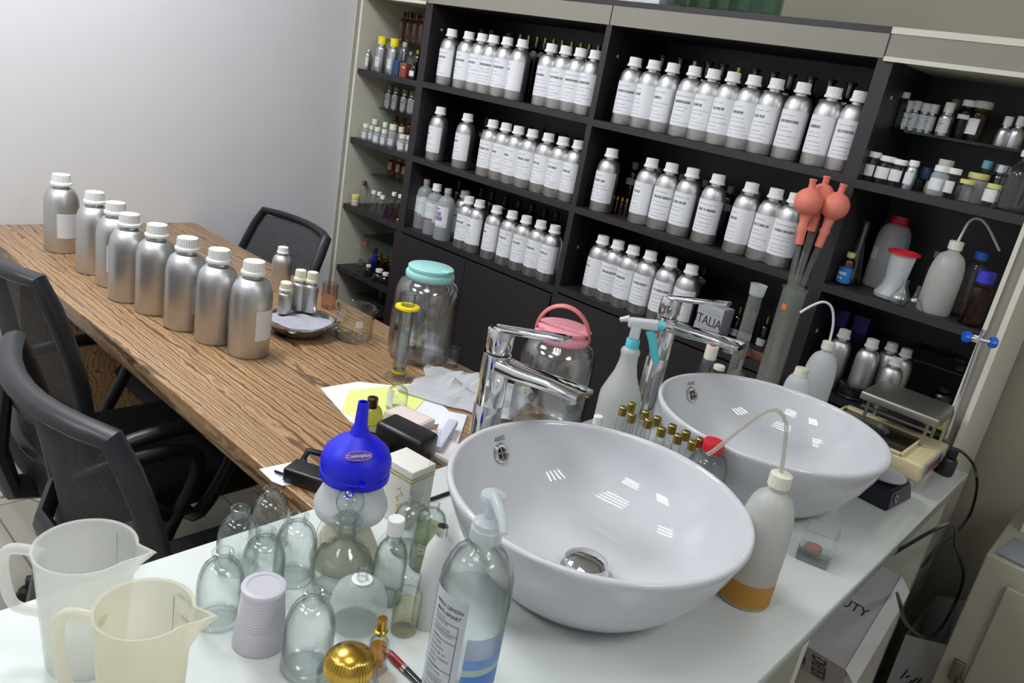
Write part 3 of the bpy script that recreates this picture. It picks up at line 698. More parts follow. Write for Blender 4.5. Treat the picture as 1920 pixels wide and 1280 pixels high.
# graduated cylinder with yellow collar
CY = at_z(742, 700, ZTB)
t = thing('graduated_cylinder', 'slim glass graduated cylinder with yellow collar in front of aqua lidded jar', 'graduated cylinder', (CY.x+.02, CY.y-.01, ZTB))
MB().lathe([(0, 0.008), (0.014, 0.008), (0.0155, 0.015), (0.0155, 0.2), (0.0175, 0.204), (0.014, 0.204), (0.0135, 0.02), (0, 0.018)], 32).build('tube', CLEAR, t)
MB().lathe([(0, 0), (0.034, 0), (0.034, 0.003), (0.018, 0.011), (0, 0.012)], 6).build('foot', CLEAR, t)
YEL = mat('yellow_plastic', 'f2d90f', 0.4)
MB().lathe([(0.0160, 0), (0.0275, 0.0012), (0.0285, 0.004), (0.0275, 0.007), (0.0160, 0.008), (0.0160, 0)], 12).build('collar', YEL, t, (0, 0, 0.168))
MB().lathe([(0.0157, 0), (0.0170, 0), (0.0170, 0.006), (0.0157, 0.006), (0.0157, 0)], 24).build('base_ring', mat('amber_ring', 'd9a51e', .4), t, (0, 0, 0.014))
MB().lathe([(0, 0.02), (0.0133, 0.02), (0.0133, 0.12), (0, 0.12)], 24).build('liquid', glass('bluish_water', (.72, .78, .9), (.5, .58, .75), .02, 1.2), t)
# clear bottle right below it
P = at_z(742, 768, ZTB)
bottle('clear_bottle', 'clear narrow glass bottle with white label standing on the yellow note', 'bottle', (P.x, P.y, ZTB+0.003), 0.022, 0.062, WHITEP, CLEAR2, nr=0.009, caph=0, nh=0.012, open_shell=True, lab=(PLAINL, 0.01, 0.05, -1.9, -1.1))
P = at_z(845, 686, ZTB)
t = thing('small_glass_jar', 'tiny clear glass jar right of the aqua lidded jar', 'jar', (P.x, P.y, ZTB))
MB().lathe([(0, 0), (0.017, 0), (0.018, 0.004), (0.018, 0.03), (0.013, 0.034), (0.016, 0.037), (0.016, 0.048), (0.013, 0.048), (0.012, 0.036), (0.016, 0.03), (0.016, 0.005), (0, 0.004)], 28).build('vessel', CLEAR2, t)
# drinking glass tipped behind the tap
P = at_z(975, 770, ZTB+.05)
t = thing('glass_dish', 'clear round glass beaker between the tap and the pink lidded jar', 'beaker', (-0.835, 1.20, 0.8)) if False else None

# ================================================================== papers, device and box at the desk end
def sheet(name, label, cat, pts, z, m, th=0.0012, group=None):
    P = [at_z(px, py, z) for px, py in pts]
    c_ = sum((Vector((p.x, p.y, 0)) for p in P), Vector())/len(P)
    o = MB().prism([(p.x-c_.x, p.y-c_.y) for p in P], 0, th).build(name, m, None, (c_.x, c_.y, z))
    return tag(o, label, cat, group)
PAPER = mat('white_paper', 'e9e9ee', 0.7); YPAP = mat('yellow_paper', 'e6ee8e', 0.7)
sheet('paper_sheet', 'white paper sheet under the yellow note on the desk', 'paper', [(601, 728), (672, 716), (800, 730), (860, 790), (700, 812), (655, 790)], ZTB, PAPER)
sheet('sticky_note', 'pale yellow paper note on the white sheet on the desk', 'note', [(655, 733), (768, 720), (800, 745), (760, 790), (690, 800), (640, 770)], ZTB+0.0013, YPAP)
sheet('paper_sheet', 'white paper sheet at the table corner under the black device cable', 'paper', [(486, 880), (570, 862), (640, 900), (600, 900), (530, 911), (510, 903)], ZTB, PAPER)
P = at_z(880, 735, ZTB)
crumple('crumpled_paper', 'big crumpled white paper lying behind the nearer tap', 'paper', (P.x+0.01, P.y-0.01, ZTB), 0.26, 0.20, 0.055, 'e4e4ea', 11, rz=0.5, m=mat('wrapping_paper', 'e9e9ee', .75))
BR = mat('beige_print', 'cdbfb4', 0.6)
def booklet(name, label, cat, px, py, z, w_, d_, h_, rz, m, topm=None):
    P = at_z(px, py, z+h_); t = thing(name, label, cat, (P.x, P.y, z), rz)
    MB().box((0, 0, h_/2), (w_, d_, h_), None, min(0.0015, h_*.3)).build('cover', m, t)
    if topm:
        MB().box((0, 0, h_+0.0003), (w_*0.85, d_*0.8, 0.0006)).build('printed_panel', topm, t)
    return t
PRINT = paper_mat('fine_printed_paper', 'dcd6d2', '6a4c48', rows=tuple((0.95-k*0.09, 0.03, 1) for k in range(10)))
booklet('card_box', 'flat cream card box with pinkish print on the desk', 'box', 768, 778, ZTB+0.0035, 0.09, 0.055, 0.02, 0.2, BR, mat('pale_pink_print', 'e6d2cc', .6))
booklet('booklet', 'white folded leaflet between the desk box and the nearer tap', 'leaflet', 845, 800, ZTB, 0.15, 0.05, 0.004, -0.9, PAPER)
booklet('booklet', 'thin printed booklet with pinkish cover on the desk by the tap', 'booklet', 828, 836, ZTB, 0.12, 0.08, 0.012, 0.1, mat('grey_card', 'b9b3ae', .6), PRINT)
booklet('pen_box', 'narrow lavender box lying slanted on the desk by the tap', 'box', 835, 810, ZTB+0.013, 0.13, 0.02, 0.012, -1.0, mat('lavender_card', 'c9c9dd', .5))
# gold topped perfume bottle half hidden by the funnel
P = at_z(690, 820, ZTB)
bottle('perfume_bottle', 'dark gold perfume bottle with ring top just right of the blue funnel spout', 'bottle', (P.x, P.y, ZTB), 0.024, 0.085, mat('bronze_cap', '6e5a34', .3, metal=1), glass('olive_glass', (.55, .52, .35), (.2, .18, .08)), nr=0.009, caph=0.02, nh=0.006, sh=0.03, ribbed=False)
# black handheld device with cable
t = thing('barcode_scanner', 'black handheld scanner lying on papers behind the white box', 'scanner', (0, 0, 0))
Ph = at_z(760, 830, ZTB+0.03)
t.location = (Ph.x, Ph.y, ZTB+0.026); t.rotation_euler = (0, 0, 0.25)
MB().box((0.0, 0, 0.012), (0.105, 0.06, 0.05), Matrix.Rotation(0.05, 3, 'Y'), 0.008).build('head', BLACKP, t)
MB().box((-0.03, -0.045, -0.006), (0.05, 0.13, 0.034), Matrix.Rotation(-0.15, 3, 'X'), 0.012).build('grip', BLACKP, t)
pts = [at_z(640, 870, ZTB+.012), at_z(600, 850, ZTB+.03), at_z(578, 845, ZTB+.03), at_z(568, 862, ZTB+.016), at_z(580, 884, ZTB+.008), at_z(615, 895, ZTB+.010)]
o = MB().tube(pts, 0.006, 10).build('cable', BLACKP); tag(o, 'thick black cable loop beside the black adapter on the table corner', 'cable')
P = at_z(585, 893, ZTB+0.02)
t = thing('power_adapter', 'black block adapter on the white sheet at the table corner', 'adapter', (P.x+.012, P.y+.012, ZTB+0.0015), 0.45)
MB().box((0, 0, 0.014), (0.125, 0.042, 0.026), None, 0.004).build('case', BLACKP, t)
MB().tube([(-0.058, 0, 0.008), (-0.072, -0.004, 0.004), (-0.088, -0.002, 0.003)], 0.0022, 6).build('lead', BLACKP, t)
# white perfume box
P = at_z(728, 978, ZC)
t = thing('perfume_box', 'white carton with gold pattern standing behind the funnels', 'box', (-0.7475, 0.715, ZC), 0.1)
MB().box((0, 0, 0.0475), (0.062, 0.050, 0.095), None, 0.001).build('carton', mat('ivory_card', 'e0ddd2', .5), t)
g = MB()
for z in (0.078, 0.083): g.box((0, -0.0253, z), (0.062, 0.0006, 0.0012)).box((0.0313, 0, z), (0.0006, 0.05, 0.0012))
for k in range(6): g.box((0.012+0.004*math.sin(k*2), -0.0253, 0.03+k*0.006), (0.008, 0.0006, 0.0016), Matrix.Rotation(0.7*(-1)**k, 3, 'Y'))
g.build('gold_print', mat('gold_foil', 'b89a3e', .3, metal=1), t)

# ================================================================== funnels
FX = at_z(645, 1046, ZC)
BLUEP = mat('blue_plastic', '1414d8', 0.42)
def funnel(name, label, z, prof, m, rz=0):
    t = thing(name, label, 'funnel', (FX.x+0.0, FX.y, z), rz, 'funnels stacked upside down')
    MB().lathe(prof, 56).build('cone', m, t, sharp=0.5)
    return t
funnel('funnel', 'cream translucent funnel upside down, lowest of the stack behind the glass decanter', ZC, [(0.046, 0), (0.0465, 0.003), (0.043, 0.02), (0.018, 0.075), (0.010, 0.085), (0.0085, 0.12), (0.007, 0.12), (0.0085, 0.085), (0.0165, 0.075), (0.0415, 0.02), (0.0445, 0.002), (0.046, 0)], CREAMT)
funnel('funnel', 'white translucent funnel upside down, middle of the stack under the blue one', ZC+0.075, [(0.0440, 0.0), (0.0455, 0.0), (0.0485, 0.010), (0.0478, 0.016), (0.032, 0.052), (0.026, 0.062), (0.012, 0.08), (0.0105, 0.12), (0.0095, 0.12), (0.011, 0.08), (0.025, 0.061), (0.031, 0.051), (0.0465, 0.016), (0.047, 0.010), (0.0440, 0.0)], HDPE2)
bf = funnel('funnel', 'bright blue plastic funnel upside down on top of the white funnels', ZC+0.128, [(0.0445, 0), (0.0450, 0.003), (0.0450, 0.010), (0.0442, 0.0105), (0.0442, 0.014), (0.0455, 0.018), (0.0450, 0.027), (0.041, 0.038), (0.030, 0.049), (0.019, 0.056), (0.013, 0.061), (0.0108, 0.068), (0.0085, 0.073), (0.0068, 0.105), (0.0052, 0.105), (0.007, 0.07), (0.012, 0.058), (0.03, 0.046), (0.043, 0.027), (0.043, 0), (0.0445, 0)], BLUEP)
rt = MB(); rt.tube([(0.051+0.007*math.cos(a), 0.0045*math.sin(a), 0.002) for a in [2*PI*k/16 for k in range(16)]], 0.0012, 6, closed=True); o = rt.build('hanging_ring', BLUEP, bf); o.rotation_euler = (0, 0, -0.75)
o = MB().box((0.0475, 0, 0.013), (0.012, 0.008, 0.003), None, 0.001).build('rim_tab', BLUEP, bf); o.rotation_euler = (0, 0, -0.45)
# oval sticker facing the camera
sa = -0.62
sl = Vector((math.cos(sa), math.sin(sa), 0)); nrm = (sl*0.62+Vector((0, 0, 0.78))).normalized(); tx = Vector((-math.sin(sa), math.cos(sa), 0)); ty = nrm.cross(tx)
MS = Matrix.Translation(sl*0.0345+Vector((0, 0, 0.0468))) @ Matrix(((tx.x, ty.x, nrm.x, 0), (tx.y, ty.y, nrm.y, 0), (tx.z, ty.z, nrm.z, 0), (0, 0, 0, 1))) @ Matrix.Rotation(0.15, 4, 'Z')
st = MB().lathe([(0, 0), (1, 0), (1, 0.0005), (0, 0.0005)], 32, sx=0.0165, sy=0.0065).xf(MS).build('sticker', mat('purple_sticker', '2a1a80', .4), bf)
e2 = MB().tube([(0.0165*math.cos(a), 0.0065*math.sin(a), 0.0006) for a in [2*PI*k/32 for k in range(32)]], 0.0004, 5, closed=True).xf(MS).build('sticker_edge', mat('pink_line', 'd07fc0', .4), st)
me = text_mesh('Cosmoplast', 0.0062, mat('pale_lettering', 'd8c8f0', .4), 0.0002)
for v in me.vertices: v.co = MS @ (v.co+Vector((0, 0, 0.0008)))
put('lettering', me, st)

# ================================================================== glassware on the counter
def cloche(label, b, tp_, r, h, group='clear glass bell bottles on the counter'):
    P = at_z(*b, ZC)
    t = thing('glass_bottle', label, 'bottle', (P.x, P.y, ZC), random.uniform(0, 6), group)
    nr = 0.0095; t_ = 0.0016; zb = h*0.50
    out = [(0, 0.004), (r*0.78, 0.003), (r*0.9, 0), (r*1.02, 0.003), (r*1.03, 0.006), (r*0.99, 0.010), (r*0.985, zb)]
    for q in (0.15, 0.3, 0.45, 0.6, 0.75, 0.88, 0.97):
        a = q*PI/2; out.append((nr+0.001+(r*0.985-nr-0.001)*math.cos(a), zb+(h-0.014-zb)*math.sin(a)))
    out += [(nr, h-0.010), (nr+0.0005, h-0.006), (nr+0.0025, h-0.0045), (nr+0.0025, h-0.001), (nr+0.001, h)]
    inn = [(nr-0.002, h), (nr-0.002, h-0.012)]
    for q in (0.92, 0.8, 0.6, 0.4, 0.2):
        a = q*PI/2; inn.append((nr-0.002+(r*0.985-nr)*math.cos(a), zb+(h-0.016-zb)*math.sin(a)))
    inn += [(r*0.985-t_, zb), (r*0.985-t_, 0.012), (r*0.85, 0.008), (0, 0.0085)]
    me = cached(('cloche', r, h), lambda: MB().lathe(out+inn, 48).mesh('vessel', CLEAR))
    put('vessel', me, t)
    return t
random.seed(3)
cloche('clear empty glass bottle nearest the measuring jugs', (410, 1160), 0, 0.0268, 0.094)
cloche('clear empty glass bottle, leftmost of the back row by the chair', (443, 1062), 0, 0.0262, 0.088)
cloche('clear empty glass bottle farthest back, against the table edge', (502, 1018), 0, 0.0262, 0.086)
cloche('clear empty glass bottle in the middle of the cluster above the white cup', (489, 1112), 0, 0.0262, 0.092)
cloche('clear empty glass bottle left of the stoppered decanter', (549, 1082), 0, 0.0265, 0.094)
cloche('clear empty glass bottle right of the white cup, behind the gold dome', (573, 1250), 0, 0.0275, 0.102)
# white cup upside down
P = at_z(486, 1200, ZC)
t = thing('plastic_cup', 'white ribbed plastic cup standing upside down among the glass bottles', 'cup', (P.x, P.y, ZC))
cpz = [(0.0295, 0), (0.0302, 0.0015), (0.0295, 0.003), (0.0285, 0.020)]
z = 0.028
while z < 0.068: cpz += [(0.0292-z*0.085, z), (0.0283-z*0.085, z+0.0012)]; z += 0.0036
cpz += [(0.0228, 0.070), (0.0240, 0.0715), (0.0245, 0.0735), (0.0240, 0.0755), (0.0215, 0.0762), (0.0185, 0.0762), (0.0178, 0.0748), (0.006, 0.0742), (0, 0.0746)]
cpz = cpz + [(0, 0.073), (0.0205, 0.073), (0.0275, 0.003), (0.0285, 0.0), (0.0295, 0)]
MB().lathe(cpz, 48).build('shell', milky('white_cup_plastic', 'eceaf0', 0.12, 0.35), t, sharp=0.5)
# decanter with ball stopper
P = at_z(637, 1098, ZC)
t = thing('glass_decanter', 'clear glass decanter with handle and round ball stopper', 'decanter', (P.x, P.y, ZC), 0.2)
dp = [(0, 0.003), (0.026, 0.002), (0.031, 0), (0.037, 0.008), (0.0405, 0.022), (0.0385, 0.040), (0.030, 0.056), (0.017, 0.066), (0.0125, 0.072), (0.0118, 0.088), (0.0135, 0.094), (0.0180, 0.096), (0.0185, 0.099), (0.0165, 0.1005), (0.011, 0.1005), (0.0098, 0.088), (0.0105, 0.072), (0.016, 0.063), (0.028, 0.053), (0.0365, 0.039), (0.0385, 0.022), (0.034, 0.010), (0.028, 0.006), (0, 0.007)]
MB().lathe(dp, 56).build('vessel', CLEAR, t)
a = 3.55
MB().tube([(math.cos(a)*rr, math.sin(a)*rr, zz) for rr, zz in ((0.012, 0.090), (0.022, 0.093), (0.031, 0.088), (0.035, 0.076), (0.035, 0.062), (0.033, 0.052), (0.037, 0.046))], [0.003]*6+[0.004], 10).build('handle', CLEAR, t)
sp = MB(); sp.lathe([(0, -0.012), (0.008, -0.012), (0.0095, 0.001), (0.014, 0.0022), (0.0145, 0.004), (0.009, 0.0058)]+[(0.0175*math.sin(q), 0.0235-0.0175*math.cos(q)) for q in [0.55+k*(PI-0.55)/12 for k in range(13)]], 40)
sp.build('stopper', CLEAR, t, (0, 0, 0.1005))
# frosted round bottle
P = at_z(668, 1166, ZC)
t = thing('frosted_bottle', 'frosted round bottle with clear glass neck beside the white cup', 'bottle', (P.x, P.y, ZC))
fp = [(0, 0), (0.028, 0), (0.032, 0.003), (0.0340, 0.012), (0.0345, 0.026), (0.0335, 0.030), (0.0325, 0.038), (0.028, 0.050), (0.019, 0.058), (0.012, 0.061), (0, 0.062)]
MB().lathe(fp, 48).build('body', milky('frosted_bottle_glass', 'e6ecea', 0.5, 0.3, (.97, .98, .97)), t)
MB().lathe([(0, 0), (0.0125, 0), (0.0125, 0.0012), (0, 0.0012)], 32).build('neck_disc', WHITEP, t, (0, 0, 0.0615))
MB().lathe([(0.005, 0), (0.0065, 0), (0.0065, 0.010), (0.0075, 0.011), (0.0075, 0.013), (0.005, 0.0135), (0.005, 0)], 24).build('neck', CLEAR, t, (0, 0, 0.0627))
# bottles between decanter and pump bottle
P = at_z(722, 1120, ZC)
bottle('white_capped_bottle', 'clear bottle with flat white cap right of the decanter', 'bottle', (P.x, P.y, ZC), 0.021, 0.118, WHITEP, CLEAR, nr=0.0095, nh=0.022, sh=0.034, capr=0.0105, caph=0.021, ribbed=False, open_shell=True)
P = at_z(756, 1180, ZC)
bottle('clear_bottle', 'short clear bottle of pale liquid beside the slim white bottle', 'bottle', (P.x, P.y, ZC), 0.0165, 0.082, CLEAR, CLEAR, nr=0.010, nh=0.012, sh=0.01, capr=0.0115, caph=0.024, ribbed=False, liquid=(glass('pale_yellow_liquid', (.93, .91, .76), (.85, .82, .6), .02, 1.2), 0.04))
P = at_z(765, 1028, ZC)
bottle('clear_bottle', 'clear glass bottle with open neck holding the thin glass rod', 'bottle', (P.x, P.y, ZC), 0.027, 0.088, CLEAR, CLEAR, nr=0.0095, nh=0.018, sh=0.026, caph=0, open_shell=True)
P = at_z(795, 1058, ZC)
bottle('clear_bottle', 'clear bottle of greenish liquid with leaf print', 'bottle', (P.x, P.y, ZC), 0.022, 0.098, CLEAR, CLEAR, nr=0.0085, nh=0.012, sh=0.026, caph=0, open_shell=True, liquid=(glass('pale_green_liquid', (.86, .88, .70), (.7, .72, .45), .02, 1.2), 0.060), lab=(paper_mat('leaf_print', 'c9ccb4', '3c3a34', rows=((0.8, .1, 0), (.3, .12, 0))), 0.03, 0.045, -1.3, -0.7))
A = at_z(797, 922, ZC+0.085); Bp = at_z(824, 806, ZC+0.185)
o = MB().tube([(-0.690, 0.617, ZC+0.01), (A.x, A.y, A.z), (Bp.x, Bp.y, Bp.z)], 0.0032, 10)
o = o.build('glass_rod', CLEAR); tag(o, 'thin glass rod standing up out of a clear bottle', 'glass rod')
# slim white bottle with open metal neck
P = at_z(800, 1165, ZC)
t = thing('white_slim_bottle', 'slim white tapering bottle with open metal neck behind the pump bottle', 'bottle', (P.x, P.y, ZC))
MB().lathe([(0, 0), (0.0185, 0), (0.0195, 0.002), (0.0195, 0.045), (0.0170, 0.085), (0.015, 0.108), (0.0075, 0.124), (0.006, 0.128), (0, 0.128)], 36).build('body', mat('satin_white', 'dadada', .35), t)
MB().lathe([(0.0052, 0), (0.0068, 0), (0.0068, 0.012), (0.0052, 0.012), (0.0052, 0)], 24).build('neck', CHROME, t, (0, 0, 0.1265))
MB().lathe([(0, 0), (0.0053, 0), (0.0053, 0.001), (0, 0.001)], 20).build('opening', BLACKP, t, (0, 0, 0.136))
# small perfume vial
P = at_z(704, 1252, ZC)
t = thing('perfume_vial', 'small clear vial of amber perfume with gold spray top', 'vial', (P.x, P.y, ZC), 0.3)
MB().lathe([(0, 0.002), (0.011, 0.002), (0.0125, 0), (0.0125, 0.004), (0.0105, 0.012), (0.0125, 0.024), (0.0105, 0.038), (0.0055, 0.046), (0.0055, 0.05), (0.0045, 0.05), (0.0045, 0.046), (0.009, 0.038), (0.011, 0.024), (0.009, 0.012), (0.01, 0.006), (0, 0.006)], 24).build('vessel', CLEAR, t)
MB().lathe([(0, 0.006), (0.009, 0.007), (0.0085, 0.012), (0.0105, 0.024), (0.009, 0.032), (0, 0.032)], 20).build('liquid', glass('amber_liquid', (.9, .55, .15), (.75, .35, .05), .02, 1.2), t)
MB().lathe([(0, 0), (0.0075, 0), (0.0078, 0.004), (0.0062, 0.0055), (0.0060, 0.016), (0.0052, 0.0195), (0, 0.0195)], 28).build('spray_top', GOLD, t, (0, 0, 0.049))
# gold dome lidded jar at the bottom edge
P = at_z(648, 1302, ZC)
t = thing('gold_domed_jar', 'glass jar with fluted shiny gold dome lid at the counter front', 'jar', (P.x, P.y, ZC))
MB().lathe([(0, 0.003), (0.026, 0.002), (0.031, 0), (0.033, 0.006), (0.033, 0.030), (0.026, 0.036), (0.024, 0.036), (0.0305, 0.029), (0.0305, 0.008), (0, 0.008)], 40).build('vessel', CLEAR, t)
MB().lathe([(0.024, -0.004), (0.0268, -0.003), (0.0272, 0.004)]+[(0.0272*math.cos(q), 0.006+0.019*math.sin(q)) for q in [k*PI/20 for k in range(1, 10)]]+[(0, 0.025)], 90, rib=({1, 2, 3, 4, 5, 6, 7}, 0.0009)).build('dome_lid', GOLD, t, (0, 0, 0.036))
# red pen
A = at_z(722, 1212, ZC+0.008); Bp = at_z(800, 1290, ZC+0.006); ax = (Bp-A); Lp = ax.length; rot = ax.to_track_quat('Z', 'Y').to_matrix().to_4x4()
t = thing('pen', 'red and chrome pen lying between the vial and the pump bottle', 'pen', ((A+Bp)/2)); t.location.z = ZC+0.0045
def seg_(n, m, z0, z1, r0, r1):
    mm = MB().lathe([(0, z0), (r0, z0), (r1, z1), (0, z1)], 20).xf(rot); return mm.build(n, m, t)
seg_('tip', CHROME, -Lp/2-.006, -Lp/2+0.010, 0.0012, 0.0040); seg_('grip', mat('dark_red_plastic', '96222a', .35), -Lp/2+0.010, -Lp/2+0.034, 0.0043, 0.0043); seg_('ring', CHROME, -Lp/2+0.034, -Lp/2+0.040, 0.0045, 0.0045); seg_('barrel', mat('dark_chrome', '5a5a60', .15, metal=1), -Lp/2+0.040, Lp/2+0.02, 0.0042, 0.0036)
A = at_z(806, 936, ZC+0.003); Bp = at_z(845, 922, ZC+0.003)
o = MB().tube([A, Bp], 0.0028, 8).build('black_pen', BLACKP); tag(o, 'short black pen lying on the counter left of the nearer sink', 'pen')

# ================================================================== measuring jugs
def jug(label, P, r, h, m, rz, txt):
    t = thing('measuring_jug', label, 'measuring jug', (P.x, P.y, ZC), rz, 'plastic measuring jugs')
    rb, th = r*0.80, 0.0016
    SG = 72
    def prof(z): return rb+(r-rb)*(z/h)
    mb = MB(); rings = []
    def ring(rad_, z, lip):
        v = []
        for k in range(SG):
            a = 2*PI*k/SG; d = abs((a+PI) % (2*PI)-PI)
            s_ = max(0, 1-d/0.38)**1.6*lip
            v.append(mb.bm.verts.new(((rad_+s_)*math.cos(a), (rad_+s_)*math.sin(a), z+s_*0.25)))
        return v
    rings = [[mb.bm.verts.new((0, 0, 0.003))], ring(rb*0.9, 0.003, 0), ring(rb*0.96, 0, 0), ring(rb, 0.004, 0), ring(prof(h*0.5), h*0.5, 0), ring(prof(h*0.78), h*0.78, 0.001), ring(prof(h*0.9), h*0.9, 0.010), ring(prof(h*0.985), h*0.985, 0.022), ring(r*1.035, h, 0.023), ring(r*1.03, h+0.001, 0.022), ring(r-th, h, 0.020), ring(prof(h*0.9)-th, h*0.9, 0.009), ring(prof(h*0.78)-th, h*0.78, 0), ring(prof(h*0.4)-th, h*0.4, 0), ring(rb-th, 0.006, 0), [mb.bm.verts.new((0, 0, 0.005))]]
    for A, B in zip(rings, rings[1:]):
        for k in range(SG):
            k2 = (k+1) % SG
            if len(A) == 1: mb.bm.faces.new((A[0], B[k], B[k2]))
            elif len(B) == 1: mb.bm.faces.new((A[k2], A[k], B[0]))
            else: mb.bm.faces.new((A[k2], A[k], B[k], B[k2]))
    mb.build('body', m, t)
    hp = smooth([(-prof(h*0.88)+0.004, 0, h*0.88), (-r-0.018, 0, h*0.89), (-r-0.031, 0, h*0.86), (-r-0.036, 0, h*0.77), (-r-0.035, 0, h*0.60), (-r-0.030, 0, h*0.44), (-r-0.020, 0, h*0.37), (-prof(h*0.37)+0.003, 0, h*0.36)], 3)
    MB().tube(hp, 0.0056, 12).build('handle', m, t)
    pm = mat('jug_print', '8f8e88', 0.5)
    s = MB(); a0 = 1.30
    def w_(z0, z1, a, b):
        rr = prof((z0+z1)/2)+0.0004
        s.patch(rr, z0, z1, a, b, 5)
    w_(h*0.2, h*0.93, a0, a0+0.02)
    for k in range(12): w_(h*0.93-k*h*0.06, h*0.93-k*h*0.06+0.0007, a0-(0.18 if k % 2 == 0 else 0.09), a0+0.02)
    s.build('graduation', pm, t)
    for k, tx_ in enumerate(txt):
        z = h*0.93-k*h*0.12*1.0; me = wrap_text(text_mesh(tx_, 0.0085, pm, 0.0001), prof(z)+0.0004, a0-0.36, z); put('lettering', me, t)
    return t
J1 = at_z(160, 1232, ZC); J2 = at_z(262, 1420, ZC)
jug('cloudy white plastic measuring jug, the left and farther one', J1, 0.0465, 0.138, JUG, 0.74, ['1000 ml', '800', '600'])
jug('yellowish plastic measuring jug, the right and nearer one', J2, 0.0400, 0.168, JUG2, 0.70, ['500 ml', '400', '300'])

# ================================================================== sanitiser pump bottle
P = at_z(850, 1318, ZC)
SX = P; t = thing('pump_bottle', 'large clear hand sanitiser pump bottle with blue printed label before the sink', 'pump bottle', (P.x, P.y, ZC), 0)
r = 0.0385; hb = 0.218
body = [(0, 0.003), (r*0.8, 0.003), (r*0.9, 0), (r, 0.008), (r, 0.155)] + [(0.0145+(r-0.0145)*math.cos(q*PI/2), 0.155+0.046*math.sin(q*PI/2)) for q in (.2, .4, .6, .8, .95)] + [(0.0135, 0.204), (0.0135, hb), (0.0115, hb), (0.0115, 0.202), (r*0.7, 0.188), (r*0.965, 0.155), (r*0.965, 0.010), (0, 0.006)]
MB().lathe(body, 56).build('body', CLEAR2, t)
MB().lathe([(0, 0.0065), (r*0.95, 0.010), (r*0.95, 0.145), (0, 0.145)], 40).build('gel', WATERL, t)
PT = milky('pump_plastic', 'e2e8ec', 0.25, 0.25)
MB().lathe([(0, 0), (0.0165, 0), (0.0165, 0.012), (0.0145, 0.0135), (0.0145, 0.019), (0.011, 0.021), (0.0075, 0.024), (0, 0.024)], 40, rib=({1, 2}, 0.0008)).build('collar', PT, t, (0, 0, hb-0.006))
MB().lathe([(0, 0), (0.0052, 0), (0.0052, 0.022), (0, 0.022)], 20).build('stem', PT, t, (0, 0, hb+0.017))
hd = MB(); hd.lathe([(0, 0), (0.012, 0), (0.0128, 0.003), (0.012, 0.0065), (0.006, 0.0085), (0, 0.009)], 28); hd.tube([(0.004, 0, 0.005), (0.022, 0, 0.005), (0.038, 0, 0.002), (0.050, 0, -0.006)], [0.0062, 0.0058, 0.005, 0.004], 10)
o = hd.build('pump_head', PT, t, (0, 0, hb+0.038)); o.rotation_euler = (0, 0, -0.55)
ca = math.atan2(-P.y, -P.x)          # towards the camera
SILV = paper_mat('silver_small_print_label', 'b8bcc2', '4a4d55', rows=tuple((0.80-k*0.043, 0.022, 1) for k in range(18)))
o = MB().patch(r+0.0006, 0.018, 0.160, ca-1.25, ca-0.05, 20).build('back_label', SILV, t); o['label'] = 'grey information label with small print'
ink = mat('dark_label_ink', '3a3d46', .5)
for k, s_ in enumerate(('WITH LEMON', 'ANTI-SMART')):
    put('lettering', wrap_text(text_mesh(s_, 0.0058, ink, 0.0001), r+0.0009, ca-0.62, 0.146-k*0.008), t)
fr_ = MB()
for z in (0.128, 0.116, 0.106, 0.070, 0.055, 0.040): fr_.patch(r+0.0010, z, z+0.0006, ca-1.0, ca-0.22, 8)
fr_.patch(r+0.0010, 0.040, 0.1286, ca-0.235, ca-0.22, 1); fr_.build('table_lines', ink, t)
put('lettering', wrap_text(text_mesh('111 101', 0.007, ink, 0.0001), r+0.0009, ca-0.75, 0.022), t)
bl = mat('blue_label_band', '4a7cc6', .45)
for n_, z0, z1, m_ in (('label_band', 0.050, 0.072, bl), ('label_band', 0.072, 0.080, mat('pale_green_band', 'a9bdb0', .5)), ('label_band', 0.080, 0.092, mat('mid_blue_band', '6f95cf', .5)), ('label_band', 0.092, 0.118, milky('pale_blue_film', '8f9cc4', 0.45))):
    MB().patch(r+0.0006, z0, z1, ca+0.05, ca+1.3, 20).build(n_, m_, t)
put('lettering', wrap_text(text_mesh('OJ', 0.011, mat('white_lettering', 'eef2f8', .5), 0.0001), r+0.0010, ca+0.35, 0.060), t)

# ================================================================== items right of / between the sinks
P = at_z(1392, 1118, ZC)
def washbottle(label, loc, r, h, tube_pts, liquid=None, m=HDPE, rz=0, tm=None):
    t = thing('wash_bottle', label, 'wash bottle', loc, rz, 'plastic squeeze bottles with bent tubes')
    hb = h-0.016
    p = [(0, 0.003), (r*0.85, 0.003), (r*0.93, 0), (r, 0.006), (r, hb*0.52)] + [(0.0125+(r-0.0125)*math.cos(q*PI/2)**0.8, hb*0.52+hb*0.40*math.sin(q*PI/2)) for q in (.15, .3, .45, .6, .75, .9)] + [(0.0125, hb*0.94), (0.0125, hb), (0, hb)]
    MB().lathe(p, 44).build('body', m, t)
    MB().lathe([(0, 0), (0.0155, 0), (0.0155, 0.018), (0.012, 0.020), (0, 0.020)], 40, rib=({1, 2}, 0.0007)).build('cap', mat('ivory_screw_cap', 'dfdccb', .45), t, (0, 0, h-0.020))
    R_ = Matrix.Rotation(-rz, 3, 'Z')
    MB().tube([R_ @ (Vector(q)-Vector(loc)) for q in tube_pts], 0.0030, 10).build('bent_tube', tm or milky('clear_tube', 'd8d5c8', 0.55, .2), t)
    if liquid: MB().lathe([(0, 0.004), (r*1.006, 0.006), (r*1.006, liquid), (0, liquid)], 40).build('liquid', milky('orange_liquid', 'e8b458', 0.35, 0.2, (.95, .75, .4)), t)
    return t
WX = Vector((P.x, P.y, ZC)); top = WX+Vector((0, 0, 0.205))
